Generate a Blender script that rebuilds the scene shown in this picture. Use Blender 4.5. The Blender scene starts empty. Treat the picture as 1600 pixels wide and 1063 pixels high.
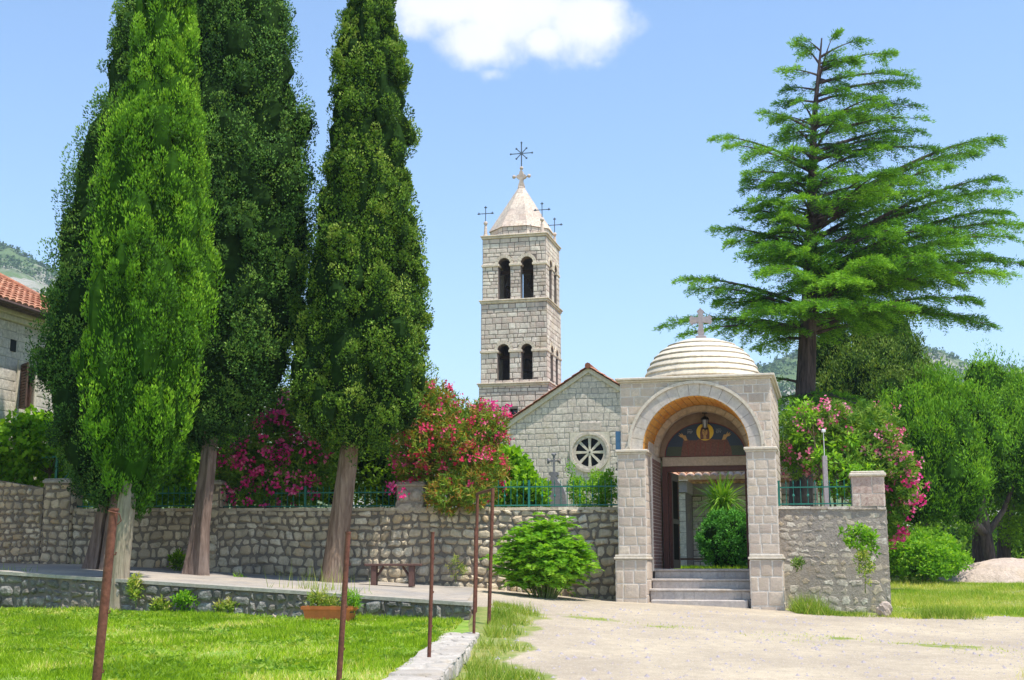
import bpy, math, random
import numpy as np
from mathutils import Vector, Matrix
from mathutils.geometry import tessellate_polygon
random.seed(7); RN = np.random.default_rng(7)
R = math.radians
scene = bpy.context.scene
C = scene.collection
# ------------------------------------------------------------------ camera, sky, sun, exposure
F = 2000.0; PITCH = math.atan(354/F); CP, SP = math.cos(PITCH), math.sin(PITCH); ZC = 1.6
cd = bpy.data.cameras.new('camera'); cam = bpy.data.objects.new('camera', cd); C.objects.link(cam)
cd.sensor_width = 36; cd.lens = F/1600*36; cd.clip_end = 6000; cd.clip_start = .1
cam.location = (0, 0, ZC); cam.rotation_euler = (R(90)+PITCH, 0, 0)
scene.camera = cam
SUN_EL = R(68); SUN_DIR = Vector((1, -.85, 0)).normalized()
world = bpy.data.worlds.new('World'); scene.world = world; world.use_nodes = True
wt = world.node_tree; wt.nodes.clear()
def wn(t, **k):
    n = wt.nodes.new(t)
    for a, b in k.items(): setattr(n, a, b)
    return n
wo = wn('ShaderNodeOutputWorld'); bg = wn('ShaderNodeBackground')
sky = wn('ShaderNodeTexSky', sky_type='NISHITA', sun_disc=False)
sky.sun_elevation = SUN_EL; sky.sun_rotation = math.atan2(SUN_DIR.x, SUN_DIR.y)
sky.air_density = 1.15; sky.dust_density = 0; sky.ozone_density = 3.5; sky.altitude = 0
bg.inputs['Strength'].default_value = .15
wt.links.new(sky.outputs[0], bg.inputs[0])
wt.links.new(bg.outputs[0], wo.inputs[0])
# a cloud high in the sky, a shape in the directions of the sky itself
def dirpx(x, y):
    u = (x-800)/F; v = (531.5-y)/F
    return Vector((u, CP-v*SP, SP+v*CP)).normalized()
SUN = bpy.data.lights.new('sun', 'SUN'); so = bpy.data.objects.new('sun', SUN); C.objects.link(so)
SUN.energy = 4.6; SUN.angle = R(.53); SUN.color = (1, .95, .87)
sd = Vector((SUN_DIR.x*math.cos(SUN_EL), SUN_DIR.y*math.cos(SUN_EL), math.sin(SUN_EL)))
so.rotation_euler = sd.to_track_quat('Z', 'Y').to_euler(); so.location = (20, -20, 50)
vs = scene.view_settings; vs.view_transform = 'Standard'; vs.look = 'None'; vs.gamma = 1; vs.exposure = .66
try: vs.use_curve_mapping = False
except Exception: pass
scene.cycles.max_bounces = 7; scene.cycles.transparent_max_bounces = 8
scene.cycles.diffuse_bounces = 4; scene.cycles.glossy_bounces = 2; scene.cycles.transmission_bounces = 4

# cloud in the sky
def cloud_sky():
    tc = wn('ShaderNodeTexCoord')
    def noise(scale, det, rough=.6):
        n = wn('ShaderNodeTexNoise'); n.inputs['Scale'].default_value = scale; n.inputs['Detail'].default_value = det
        n.inputs['Roughness'].default_value = rough; wt.links.new(tc.outputs['Generated'], n.inputs['Vector']); return n
    def M(op, a, b=None, c=None, clamp=False):
        m = wn('ShaderNodeMath', operation=op); m.use_clamp = clamp
        for i, s in enumerate((a, b, c)):
            if s is None: continue
            if isinstance(s, (int, float)): m.inputs[i].default_value = s
            else: wt.links.new(s, m.inputs[i])
        return m.outputs[0]
    nz = noise(26, 7); n2 = noise(9, 3)
    def VM(op, a, b):
        m = wn('ShaderNodeVectorMath', operation=op)
        for i, s in enumerate((a, b)):
            if isinstance(s, (tuple, Vector)): m.inputs[i].default_value = s
            else: wt.links.new(s, m.inputs[i])
        return m
    blobs = [(700,-5,130,82),(800,10,180,104),(905,32,112,72),(745,60,85,55),(640,-40,120,60),(850,60,60,42),(770,116,34,15),(935,98,24,8),(700,-90,260,110),(850,-80,220,100)]
    acc = None
    for x, y, a, b in blobs:
        d0 = dirpx(x, y); rt = Vector((1, 0, 0)); up = d0.cross(rt).normalized() * -1
        p = VM('SUBTRACT', tc.outputs['Generated'], d0)
        du = VM('DOT_PRODUCT', p.outputs[0], rt*(F/a)); dv = VM('DOT_PRODUCT', p.outputs[0], up*(F/b))
        r2 = M('ADD', M('MULTIPLY', du.outputs['Value'], du.outputs['Value']), M('MULTIPLY', dv.outputs['Value'], dv.outputs['Value']))
        s = M('SUBTRACT', 1.0, M('SQRT', r2))
        s = M('MULTIPLY', s, min(1, b/45) ) if b < 30 else s
        acc = s if acc is None else M('MAXIMUM', acc, s)
    d = M('ADD', acc, M('MULTIPLY', M('SUBTRACT', nz.outputs['Fac'], .5), 1.15))
    d = M('SUBTRACT', d, .02)
    mr = wn('ShaderNodeMapRange', interpolation_type='SMOOTHSTEP'); wt.links.new(d, mr.inputs[0])
    mr.inputs[1].default_value = -.02; mr.inputs[2].default_value = .62
    fac = M('MULTIPLY', mr.outputs[0], .97)
    shade = wn('ShaderNodeMix', data_type='RGBA'); wt.links.new(n2.outputs['Fac'], shade.inputs['Factor'])
    shade.inputs[6].default_value = (4.1, 4.35, 4.9, 1); shade.inputs[7].default_value = (5.6, 5.4, 5.5, 1)
    mx = wn('ShaderNodeMix', data_type='RGBA'); wt.links.new(fac, mx.inputs['Factor'])
    wt.links.new(sky.outputs[0], mx.inputs[6]); wt.links.new(shade.outputs[2], mx.inputs[7])
    wt.links.new(mx.outputs[2], bg.inputs[0])
cloud_sky()

# ------------------------------------------------------------------ helpers
TH = R(14); UX = (math.cos(TH), -math.sin(TH)); VX = (math.sin(TH), math.cos(TH))
def at(x, y, Y):
    u = (x-800)/F; v = (531.5-y)/F; t = Y/(CP-v*SP)
    return Vector((u*t, Y, ZC+(SP+v*CP)*t))
def tag(o, label=None, cat=None, group=None, kind=None):
    if label: o['label'] = label
    if cat: o['category'] = cat
    if group: o['group'] = group
    if kind: o['kind'] = kind
    return o
def empty(name, loc=(0,0,0), rz=0, label=None, cat=None, group=None):
    o = bpy.data.objects.new(name, None); C.objects.link(o); o.location = loc; o.rotation_euler = (0,0,rz)
    o.empty_display_size = .2
    return tag(o, label, cat, group)
def link(name, me, parent=None, loc=None, rz=0):
    o = bpy.data.objects.new(name, me); C.objects.link(o)
    if parent: o.parent = parent
    if loc is not None: o.location = loc
    o.rotation_euler = (0,0,rz)
    return o
def dup(root, loc, rz=None, label=None):
    def cp(o, par):
        c = o.copy(); C.objects.link(c); c.parent = par
        for ch in list(o.children): cp(ch, c)
        return c
    r = cp(root, None); r.location = loc
    if rz is not None: r.rotation_euler.z = rz
    if label: r['label'] = label
    return r
class MB:
    """collects shapes, then builds them as one mesh"""
    def __init__(s): s.v = []; s.f = []; s.m = []; s.r = []; s.mi = 0; s.rnd = .5
    def add(s, vs, fs, rnd=None, mi=None):
        b = len(s.v); s.v += [tuple(p) for p in vs]
        s.f += [tuple(b+i for i in f) for f in fs]
        s.m += [s.mi if mi is None else mi]*len(fs); s.r += [s.rnd if rnd is None else rnd]*len(vs)
        return s
    def box(s, x0, x1, y0, y1, z0, z1, **k):
        return s.add([(x0,y0,z0),(x1,y0,z0),(x1,y1,z0),(x0,y1,z0),(x0,y0,z1),(x1,y0,z1),(x1,y1,z1),(x0,y1,z1)],
              [(0,3,2,1),(4,5,6,7),(0,1,5,4),(1,2,6,5),(2,3,7,6),(3,0,4,7)], **k)
    def bevbox(s, x0, x1, y0, y1, z0, z1, b=.01, **k):
        vs = []; fs = []
        cx, cy, cz = (x0+x1)/2, (y0+y1)/2, (z0+z1)/2; hx, hy, hz = (x1-x0)/2, (y1-y0)/2, (z1-z0)/2
        idx = {}
        for sx in (-1,1):
            for sy in (-1,1):
                for sz in (-1,1):
                    for a in range(3):
                        p = [sx*(hx-(b if a != 0 else 0)), sy*(hy-(b if a != 1 else 0)), sz*(hz-(b if a != 2 else 0))]
                        idx[(sx,sy,sz,a)] = len(vs); vs.append((cx+p[0], cy+p[1], cz+p[2]))
        def q(*k4):
            fs.append(tuple(idx[k] for k in k4))
        for sgn in (-1,1):
            q((sgn,-1,-1,0),(sgn,1,-1,0),(sgn,1,1,0),(sgn,-1,1,0)); q((-1,sgn,-1,1),(1,sgn,-1,1),(1,sgn,1,1),(-1,sgn,1,1)); q((-1,-1,sgn,2),(1,-1,sgn,2),(1,1,sgn,2),(-1,1,sgn,2))
        for a in (-1,1):
            for c in (-1,1):
                q((a,c,-1,0),(a,c,1,0),(a,c,1,1),(a,c,-1,1)); q((a,-1,c,0),(a,1,c,0),(a,1,c,2),(a,-1,c,2)); q((-1,a,c,1),(1,a,c,1),(1,a,c,2),(-1,a,c,2))
                for e in (-1,1): fs.append((idx[(a,c,e,0)], idx[(a,c,e,1)], idx[(a,c,e,2)]))
        return s.add(vs, fs, **k)
    def tube(s, pts, rad, n=8, caps=True, **k):
        pts = [Vector(p) for p in pts]
        if not isinstance(rad, (list, tuple)): rad = [rad]*len(pts)
        vs = []; fs = []
        prev = None
        for i, p in enumerate(pts):
            d = (pts[min(i+1, len(pts)-1)] - pts[max(i-1, 0)]).normalized()
            a = prev if prev is not None else (Vector((0,0,1)) if abs(d.z) < .9 else Vector((1,0,0)))
            e1 = (a - d*a.dot(d)).normalized(); prev = e1; e2 = d.cross(e1)
            for j in range(n):
                t = 2*math.pi*j/n; vs.append(p+(e1*math.cos(t)+e2*math.sin(t))*rad[i])
        for i in range(len(pts)-1):
            for j in range(n):
                fs.append((i*n+j, i*n+(j+1)%n, (i+1)*n+(j+1)%n, (i+1)*n+j))
        if caps: fs.append(tuple(range(n-1,-1,-1))); fs.append(tuple((len(pts)-1)*n+j for j in range(n)))
        return s.add(vs, fs, **k)
    def lathe(s, prof, n=24, c=(0,0,0), ang=0, **k):
        vs = []; fs = []
        for r, z in prof:
            for j in range(n):
                t = ang+2*math.pi*j/n; vs.append((c[0]+r*math.cos(t), c[1]+r*math.sin(t), c[2]+z))
        for i in range(len(prof)-1):
            for j in range(n): fs.append((i*n+j, i*n+(j+1)%n, (i+1)*n+(j+1)%n, (i+1)*n+j))
        fs.append(tuple(range(n-1,-1,-1))); fs.append(tuple((len(prof)-1)*n+j for j in range(n)))
        return s.add(vs, fs, **k)
    def prism(s, poly, a0, a1, fn=None, **k):
        """poly in (u,z); extruded in v from a0 to a1; fn maps (u,v,z)"""
        fn = fn or (lambda u, v, z: (u, v, z)); n = len(poly)
        vs = [fn(u, a0, z) for u, z in poly]+[fn(u, a1, z) for u, z in poly]
        fs = [tuple(range(n)), tuple(range(2*n-1, n-1, -1))]
        fs += [((i+1)%n, i, n+i, n+(i+1)%n) for i in range(n)]
        return s.add(vs, fs, **k)
    def holed(s, outer, holes, a0, a1, fn=None, **k):
        fn = fn or (lambda u, v, z: (u, v, z))
        loops = [outer]+holes; flat = [p for l in loops for p in l]; n = len(flat)
        tr = tessellate_polygon([[Vector((p[0], p[1], 0)) for p in l] for l in loops])
        vs = [fn(u, a0, z) for u, z in flat]+[fn(u, a1, z) for u, z in flat]
        fs = []
        for t in tr:
            a, b, c = [flat[i] for i in t]
            if abs((b[0]-a[0])*(c[1]-a[1])-(b[1]-a[1])*(c[0]-a[0])) < 1e-9: continue
            fs.append(tuple(t)); fs.append(tuple(n+i for i in reversed(t)))
        o = 0
        for l in loops:
            m = len(l)
            for i in range(m): fs.append((o+i, o+(i+1)%m, n+o+(i+1)%m, n+o+i))
            o += m
        return s.add(vs, fs, **k)
    def ball(s, c, r, n=10, sz=1, **k):
        m = max(5, n//2+1)
        return s.lathe([(max(r*math.sin(math.pi*i/m), r*.02), -r*sz*math.cos(math.pi*i/m)) for i in range(m+1)], n, c, **k)
    def build(s, name, mats, parent=None, smooth=False, loc=None, rz=0):
        me = bpy.data.meshes.new(name); me.from_pydata(s.v, [], s.f)
        if not isinstance(mats, (list, tuple)): mats = [mats]
        for m in mats: me.materials.append(m)
        if len(mats) > 1: me.polygons.foreach_set('material_index', s.m)
        a = me.attributes.new('rnd', 'FLOAT', 'POINT'); a.data.foreach_set('value', s.r)
        if smooth: me.polygons.foreach_set('use_smooth', [True]*len(s.f))
        me.update()
        import bmesh
        bm = bmesh.new(); bm.from_mesh(me); bmesh.ops.recalc_face_normals(bm, faces=bm.faces); bm.to_mesh(me); bm.free()
        if smooth:
            try: me.set_sharp_from_angle(angle=R(50))
            except Exception: pass
        return link(name, me, parent, loc, rz)
def quadmesh(name, V, mat, parent=None, rnd=None, k=4):
    """V: (N,k,3) array of polygons"""
    n = len(V); me = bpy.data.meshes.new(name)
    me.vertices.add(n*k); me.vertices.foreach_set('co', V.astype(np.float32).ravel())
    me.loops.add(n*k); me.loops.foreach_set('vertex_index', np.arange(n*k, dtype=np.int32))
    me.polygons.add(n); me.polygons.foreach_set('loop_start', np.arange(0, n*k, k, dtype=np.int32))
    try: me.polygons.foreach_set('loop_total', np.full(n, k, dtype=np.int32))
    except Exception: pass
    me.materials.append(mat); me.update(calc_edges=True)
    a = me.attributes.new('rnd', 'FLOAT', 'POINT')
    if rnd is None: rnd = RN.random(n)
    a.data.foreach_set('value', np.repeat(np.clip(rnd, 0, 1), k).astype(np.float32))
    return link(name, me, parent)

# ------------------------------------------------------------------ materials
def newmat(name):
    m = bpy.data.materials.new(name); m.use_nodes = True; nt = m.node_tree; nt.nodes.clear()
    o = nt.nodes.new('ShaderNodeOutputMaterial'); return m, nt, o
def nd(nt, t, ins=None, **k):
    n = nt.nodes.new(t)
    for a, b in k.items(): setattr(n, a, b)
    for a, b in (ins or {}).items():
        if isinstance(b, bpy.types.NodeSocket): nt.links.new(b, n.inputs[a])
        else: n.inputs[a].default_value = b
    return n
def c4(c): return (c[0], c[1], c[2], 1)
def ramp(nt, fac, cols, pos=None, interp='LINEAR'):
    r = nt.nodes.new('ShaderNodeValToRGB'); nt.links.new(fac, r.inputs[0]); cr = r.color_ramp; cr.interpolation = interp
    pos = pos or [i/(len(cols)-1) for i in range(len(cols))]
    while len(cr.elements) < len(cols): cr.elements.new(.5)
    for e, p, c in zip(cr.elements, pos, cols): e.position = p; e.color = c4(c)
    return r.outputs[0]
def mixc(nt, fac, a, b, mode='MIX'):
    n = nt.nodes.new('ShaderNodeMix'); n.data_type = 'RGBA'; n.blend_type = mode
    for i, s in ((0, fac), (6, a), (7, b)):
        if isinstance(s, bpy.types.NodeSocket): nt.links.new(s, n.inputs[i])
        else: n.inputs[i].default_value = c4(s) if isinstance(s, tuple) else s
    return n.outputs[2]
def noise(nt, scale, det=5, rough=.6, vec=None, dist=0):
    n = nd(nt, 'ShaderNodeTexNoise', {'Scale': scale, 'Detail': det, 'Roughness': rough, 'Distortion': dist})
    if vec is None: vec = nd(nt, 'ShaderNodeTexCoord').outputs['Object']
    nt.links.new(vec, n.inputs['Vector']); return n.outputs['Fac']
def maprange(nt, v, a, b, c=0, d=1):
    n = nd(nt, 'ShaderNodeMapRange', {1: a, 2: b, 3: c, 4: d}); nt.links.new(v, n.inputs[0]); return n.outputs[0]
def stone_mat(name, cols, dirt=(.16,.14,.13), dirt_amt=.35, scale=1.0, bump=.5, lo=.5, hi=.72, rough=.9):
    m, nt, o = newmat(name)
    at_ = nd(nt, 'ShaderNodeAttribute', attribute_name='rnd').outputs['Fac']
    col = ramp(nt, at_, cols)
    f = noise(nt, 11*scale, 8, .75); col = mixc(nt, maprange(nt, f, .36, .66), col, tuple(c*.66 for c in cols[len(cols)//2]))
    g = noise(nt, .9*scale, 6, .65); col = mixc(nt, maprange(nt, g, lo, hi, 0, dirt_amt), col, dirt)
    tcs = nd(nt, 'ShaderNodeTexCoord').outputs['Object']; mps = nd(nt, 'ShaderNodeMapping', {'Scale': (2.6*scale, 2.6*scale, .32*scale)}); nt.links.new(tcs, mps.inputs[0])
    sk = noise(nt, 1, 7, .68, mps.outputs[0]); col = mixc(nt, maprange(nt, sk, .50, .68, 0, dirt_amt*.9), col, dirt)
    yl = noise(nt, 1.7*scale, 5, .6); col = mixc(nt, maprange(nt, yl, .56, .72, 0, .30), col, (.50,.36,.18))
    s = noise(nt, 45*scale, 3, .6); col = mixc(nt, maprange(nt, s, .62, .72, 0, .35), col, (.12,.11,.10))
    w = noise(nt, 30*scale, 4, .6); col = mixc(nt, maprange(nt, w, .6, .75, 0, .4), col, (.75,.73,.7))
    b1 = noise(nt, 22*scale, 8, .7)
    bp = nd(nt, 'ShaderNodeBump', {'Strength': bump, 'Distance': .03/scale, 'Height': b1})
    p = nd(nt, 'ShaderNodeBsdfPrincipled', {'Base Color': col, 'Roughness': rough, 'Normal': bp.outputs[0]})
    p.inputs['Specular IOR Level'].default_value = .25
    nt.links.new(p.outputs[0], o.inputs[0]); return m
def plain_mat(name, col, rough=.6, metal=0, var=.25, scale=12, bump=.1, spec=.4, col2=None):
    m, nt, o = newmat(name)
    n1 = noise(nt, scale, 5); c = mixc(nt, maprange(nt, n1, .35, .7), col, col2 or tuple(x*(1-var) for x in col))
    bp = nd(nt, 'ShaderNodeBump', {'Strength': bump, 'Distance': .01, 'Height': n1})
    p = nd(nt, 'ShaderNodeBsdfPrincipled', {'Base Color': c, 'Roughness': rough, 'Metallic': metal, 'Normal': bp.outputs[0]})
    p.inputs['Specular IOR Level'].default_value = spec
    nt.links.new(p.outputs[0], o.inputs[0]); return m
def leaf_mat(name, cols, trans=.35, tcol=None, rough=.6, pos=None, spec=.15):
    m, nt, o = newmat(name)
    at_ = nd(nt, 'ShaderNodeAttribute', attribute_name='rnd').outputs['Fac']
    col = ramp(nt, at_, cols, pos)
    p = nd(nt, 'ShaderNodeBsdfPrincipled', {'Base Color': col, 'Roughness': rough})
    p.inputs['Specular IOR Level'].default_value = spec
    tc = mixc(nt, 1.0, col, tcol or (1.7, 1.6, .5), 'MULTIPLY')
    t = nd(nt, 'ShaderNodeBsdfTranslucent', {'Color': tc})
    mx = nd(nt, 'ShaderNodeMixShader', {0: trans}); nt.links.new(p.outputs[0], mx.inputs[1]); nt.links.new(t.outputs[0], mx.inputs[2])
    nt.links.new(mx.outputs[0], o.inputs[0]); return m
def bark_mat(name, c1, c2, scale=1):
    m, nt, o = newmat(name)
    tc = nd(nt, 'ShaderNodeTexCoord').outputs['Object']; mp = nd(nt, 'ShaderNodeMapping', {'Scale': (9*scale, 9*scale, 1.1*scale)}); nt.links.new(tc, mp.inputs[0])
    n1 = noise(nt, 1.6, 7, .65, mp.outputs[0], .6); n2 = noise(nt, 1.2, 4)
    col = mixc(nt, maprange(nt, n1, .38, .62), c1, c2); col = mixc(nt, maprange(nt, n2, .5, .75, 0, .4), col, (.3,.27,.24))
    bp = nd(nt, 'ShaderNodeBump', {'Strength': .9, 'Distance': .05, 'Height': n1})
    p = nd(nt, 'ShaderNodeBsdfPrincipled', {'Base Color': col, 'Roughness': .95, 'Normal': bp.outputs[0]}); p.inputs['Specular IOR Level'].default_value = .1
    nt.links.new(p.outputs[0], o.inputs[0]); return m

M = {}
M['gate'] = stone_mat('gate limestone', [(0.483,0.374,0.298),(0.651,0.535,0.428),(0.525,0.414,0.344),(0.735,0.616,0.493),(0.441,0.343,0.288),(0.588,0.475,0.381)], (.27,.23,.22), .4, 1.2)
M['gate_trim'] = stone_mat('pale dressed stone', [(.64,.56,.45),(.70,.62,.51)], (.45,.38,.32), .35, 1.2, .3)
M['mortar'] = stone_mat('pale mortar', [(.76,.69,.61),(.76,.69,.61)], (.45,.40,.36), .4, 1.5, .4)
M['dome'] = stone_mat('dome stone', [(0.735,0.636,0.484),(0.819,0.717,0.558),(0.672,0.576,0.446)], (.38,.34,.29), 0.5, 1.2, .35)
M['arch'] = stone_mat('grey dressed voussoir stone', [(0.578,0.505,0.437),(0.651,0.576,0.493),(0.546,0.475,0.428)], (.35,.31,.33), .5, 1.3, .3)
M['tower'] = stone_mat('weathered tower stone', [(0.693,0.535,0.428),(0.840,0.727,0.605),(0.567,0.434,0.363),(0.882,0.788,0.660),(0.672,0.485,0.400),(0.525,0.394,0.316),(0.798,0.667,0.549)], (.17,.13,.11), 0.42, .6, .5, .47, .70)
M['tower_mortar'] = stone_mat('dark tower joints', [(.22,.18,.155),(.22,.18,.155)], (.08,.07,.06), .5, .6, .4)
M['tower_trim'] = stone_mat('tower ledge stone', [(0.693,0.566,0.428),(0.798,0.687,0.539)], (.2,.16,.13), 0.45, .8, .4)
M['spire'] = stone_mat('spire slabs', [(0.714,0.586,0.465),(0.798,0.687,0.558),(0.609,0.475,0.391),(0.756,0.646,0.521)], (.30,.24,.21), 0.5, .8, .3)
M['church'] = stone_mat('church stone', [(0.714,0.616,0.502),(0.819,0.727,0.605),(0.630,0.535,0.446),(0.861,0.768,0.642),(0.756,0.657,0.539)], (.42,.36,.32), 0.3, .8, .4)
M['church_mortar'] = stone_mat('church joints', [(.42,.39,.35),(.42,.39,.35)], (.3,.27,.25), .4, .8, .4)
M['cornice'] = stone_mat('cream cornice', [(.70,.62,.48),(.74,.67,.54)], (.5,.42,.32), .4, 1, .3)
M['rubble'] = stone_mat('rubble limestone', [(0.588,0.475,0.298),(0.756,0.646,0.484),(0.420,0.333,0.233),(0.672,0.556,0.381),(0.882,0.788,0.623),(0.588,0.404,0.205)], (.14,.12,.11), .5, 1, .8, .46, .68)
M['rubble_mortar'] = stone_mat('rubble mortar', [(.25,.21,.165),(.25,.21,.165)], (.12,.11,.10), .55, 1, .9)
M['rubble_dark'] = stone_mat('darker rubble', [(.22,.20,.17),(.40,.38,.34),(.15,.14,.12),(.55,.52,.48),(.26,.22,.17)], (.06,.06,.055), .5, 1, .9, .42, .62)  # darker palette than the other rubble, for the retaining wall
M['rubble_warm'] = stone_mat('pale rubble', [(.60,.47,.30),(.78,.69,.54),(.46,.38,.30),(.86,.80,.68),(.40,.34,.28)], (.2,.17,.15), .4, 1, .8)
M['rubble_warm_mortar'] = stone_mat('grey wall mortar', [(.40,.345,.29),(.40,.345,.29)], (.24,.21,.19), .5, 1, .9)
M['pier'] = stone_mat('pink and cream pier blocks', [(.60,.40,.32),(.66,.57,.46),(.52,.32,.27),(.68,.60,.50)], (.35,.27,.22), .3, 1.2)
M['soffit'] = stone_mat('orange soffit brick', [(.75,.33,.06),(.82,.45,.10),(.70,.28,.05),(.85,.5,.14)], (.5,.28,.1), .3, 1.5, .3)
M['jamb'] = stone_mat('purple brown brick', [(.26,.15,.13),(.34,.20,.17),(.22,.13,.12)], (.15,.1,.1), .3, 1.5, .4)
M['step'] = stone_mat('step stone', [(.50,.44,.40),(.56,.50,.45)], (.28,.25,.25), .4, 1.4, .3)
M['house'] = stone_mat('house ashlar', [(.70,.63,.52),(.80,.73,.61),(.62,.55,.46),(.84,.78,.68)], (.4,.36,.3), .3, 1)
M['house_mortar'] = stone_mat('house joints', [(.5,.46,.4),(.5,.46,.4)], (.35,.32,.28), .4, 1)
M['plaster'] = plain_mat('brown ochre plaster', (.34,.24,.17), .9, 0, .4, 5)
M['lintel'] = stone_mat('lintel stone', [(.56,.46,.36),(.56,.46,.36)], (.4,.32,.25), .4, 1.5, .2)
M['red'] = plain_mat('dark red paint', (.25,.04,.03), .6)
M['doorwood'] = plain_mat('dark red brown timber', (.11,.035,.022), .5, 0, .4, 20)
M['door_face'] = plain_mat('dark green studded timber', (.035,.03,.018), .9, 0, .5, 14, .1, .05)
M['brass'] = plain_mat('brass studs', (.6,.4,.15), .35, 1)
M['iron'] = plain_mat('black iron', (.03,.032,.035), .5, .6)
M['cross_iron'] = plain_mat('blue grey iron', (.10,.13,.17), .6, .3)
M['rust'] = plain_mat('rusty iron', (.10,.035,.022), .7, .2, .5, 25, .5, .4, (.20,.075,.045))
M['green_paint'] = plain_mat('green painted iron', (.015,.17,.13), .45, 0, .3, 9)
M['tile'] = stone_mat('terracotta tile', [(.40,.15,.08),(.55,.26,.15),(.32,.11,.06),(.62,.36,.23),(.46,.20,.11)], (.2,.1,.07), .4, 1.2, .3)
M['tile_pale'] = stone_mat('sun bleached tile', [(.72,.45,.30),(.78,.55,.38),(.62,.34,.22),(.80,.62,.46)], (.4,.22,.15), .4, 1.2, .3)
M['glass'] = plain_mat('dark window glass', (.008,.009,.012), .2, 0, .2, 3, 0, .4)
M['dark'] = plain_mat('dark void', (.02,.02,.02), .9)
M['brown_wood'] = plain_mat('brown shutter timber', (.10,.055,.04), .6, 0, .4, 14)
M['bench'] = plain_mat('weathered red brown timber', (.13,.065,.05), .75, 0, .4, 14)
M['terracotta'] = plain_mat('orange terracotta pot', (.62,.17,.05), .6, 0, .25, 8)
M['soil'] = plain_mat('dry soil', (.12,.08,.05), .95)
M['grave'] = stone_mat('grey gravestone', [(.36,.34,.35),(.30,.29,.30)], (.1,.1,.1), .5, 2, .3)
M['white_paint'] = plain_mat('white paint', (.75,.75,.75), .5)
M['blue_box'] = plain_mat('blue grey box', (.10,.22,.38), .4, .2)
M['bronze'] = plain_mat('bronze', (.14,.09,.05), .45, .7)
M['mosaic_blue'] = plain_mat('mosaic dark blue', (.035,.055,.10), .5, 0, .4, 60)
M['mosaic_green'] = plain_mat('mosaic dark green', (.07,.085,.05), .5, 0, .4, 60)
M['mosaic_robe'] = plain_mat('mosaic red brown', (.20,.075,.045), .5, 0, .5, 25)
M['mosaic_gold'] = plain_mat('mosaic gold', (.85,.55,.02), .4, 0, .2, 60)
M['mosaic_skin'] = plain_mat('mosaic skin', (.55,.33,.12), .5, 0, .3, 40)
M['mosaic_grey'] = plain_mat('mosaic grey lettering', (.35,.37,.42), .5)
M['cement'] = stone_mat('cement', [(.42,.385,.33),(.42,.385,.33)], (.32,.29,.25), .5, 1, .4)
M['curb'] = stone_mat('whitish curb stone', [(.46,.41,.35),(.56,.51,.45),(.38,.33,.28)], (.30,.26,.21), .6, 1.2, .7)
M['sand'] = stone_mat('sand heap', [(.62,.50,.41),(.62,.50,.41)], (.45,.36,.3), .5, .5, 1.0)
M['bark'] = bark_mat('cypress bark', (.15,.095,.065), (.29,.205,.145))
M['bark_red'] = bark_mat('brown grey bark', (.13,.09,.072), (.25,.18,.145), .8)
M['bark_pale'] = bark_mat('pale grey bark', (.36,.30,.22), (.21,.17,.12))
M['bark_dark'] = bark_mat('dark bark', (.045,.035,.035), (.11,.08,.075))
M['twig'] = plain_mat('twig', (.14,.10,.07), .9)
M['stem'] = plain_mat('green stem', (.16,.2,.06), .8)
# foliage
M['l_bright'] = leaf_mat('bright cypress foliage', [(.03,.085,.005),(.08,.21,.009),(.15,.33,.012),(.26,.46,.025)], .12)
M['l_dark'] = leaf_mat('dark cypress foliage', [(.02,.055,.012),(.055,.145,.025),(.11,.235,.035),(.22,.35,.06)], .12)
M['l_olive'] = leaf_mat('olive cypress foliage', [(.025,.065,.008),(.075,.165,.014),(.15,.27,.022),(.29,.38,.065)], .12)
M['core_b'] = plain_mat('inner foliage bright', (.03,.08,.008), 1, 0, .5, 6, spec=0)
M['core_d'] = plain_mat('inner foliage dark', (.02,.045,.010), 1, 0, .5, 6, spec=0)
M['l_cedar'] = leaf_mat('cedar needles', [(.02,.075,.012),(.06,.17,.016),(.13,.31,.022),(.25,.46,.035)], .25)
M['l_cone'] = leaf_mat('broad conifer needles', [(.02,.06,.010),(.06,.13,.016),(.13,.22,.026),(.22,.30,.06)], .22)
M['l_spruce'] = leaf_mat('green conifer needles', [(.04,.11,.010),(.09,.23,.014),(.16,.35,.02),(.26,.46,.035)], .3)
M['l_broad'] = leaf_mat('broadleaf', [(.05,.11,.006),(.10,.20,.010),(.17,.31,.018),(.26,.42,.03)], .4)
M['l_vine'] = leaf_mat('vine leaves', [(.07,.19,.008),(.13,.30,.012),(.20,.40,.02),(.28,.48,.04)], .45)
M['l_bush'] = leaf_mat('pinnate bush leaves', [(.09,.24,.012),(.15,.34,.02),(.22,.42,.03),(.30,.48,.06)], .4)
M['l_ole'] = leaf_mat('oleander leaves', [(.05,.13,.018),(.10,.22,.025),(.18,.31,.035),(.32,.42,.08)], .3)
M['l_ole_red'] = leaf_mat('oleander leaves reddish', [(.06,.15,.02),(.13,.24,.03),(.22,.33,.04),(.35,.14,.035),(.36,.40,.11)], .3)
M['l_palm'] = leaf_mat('yucca leaves', [(.12,.28,.02),(.22,.42,.035),(.38,.56,.08)], .25, rough=.4)
M['l_round'] = leaf_mat('clipped shrub leaves', [(.04,.16,.025),(.08,.27,.035),(.14,.38,.05)], .2)
M['fl_pink'] = leaf_mat('pink petals', [(.50,.02,.13),(.72,.04,.26),(.80,.10,.36),(.85,.32,.50)], .3, (1.1,.6,.8))
M['fl_red'] = leaf_mat('red pink petals', [(.45,.02,.05),(.62,.04,.10),(.70,.07,.20),(.75,.22,.32)], .3, (1.1,.6,.8))
M['fl_soft'] = leaf_mat('soft pink petals', [(.60,.06,.20),(.75,.15,.30),(.82,.32,.45),(.8,.42,.45)], .3, (1.1,.7,.8))
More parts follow.
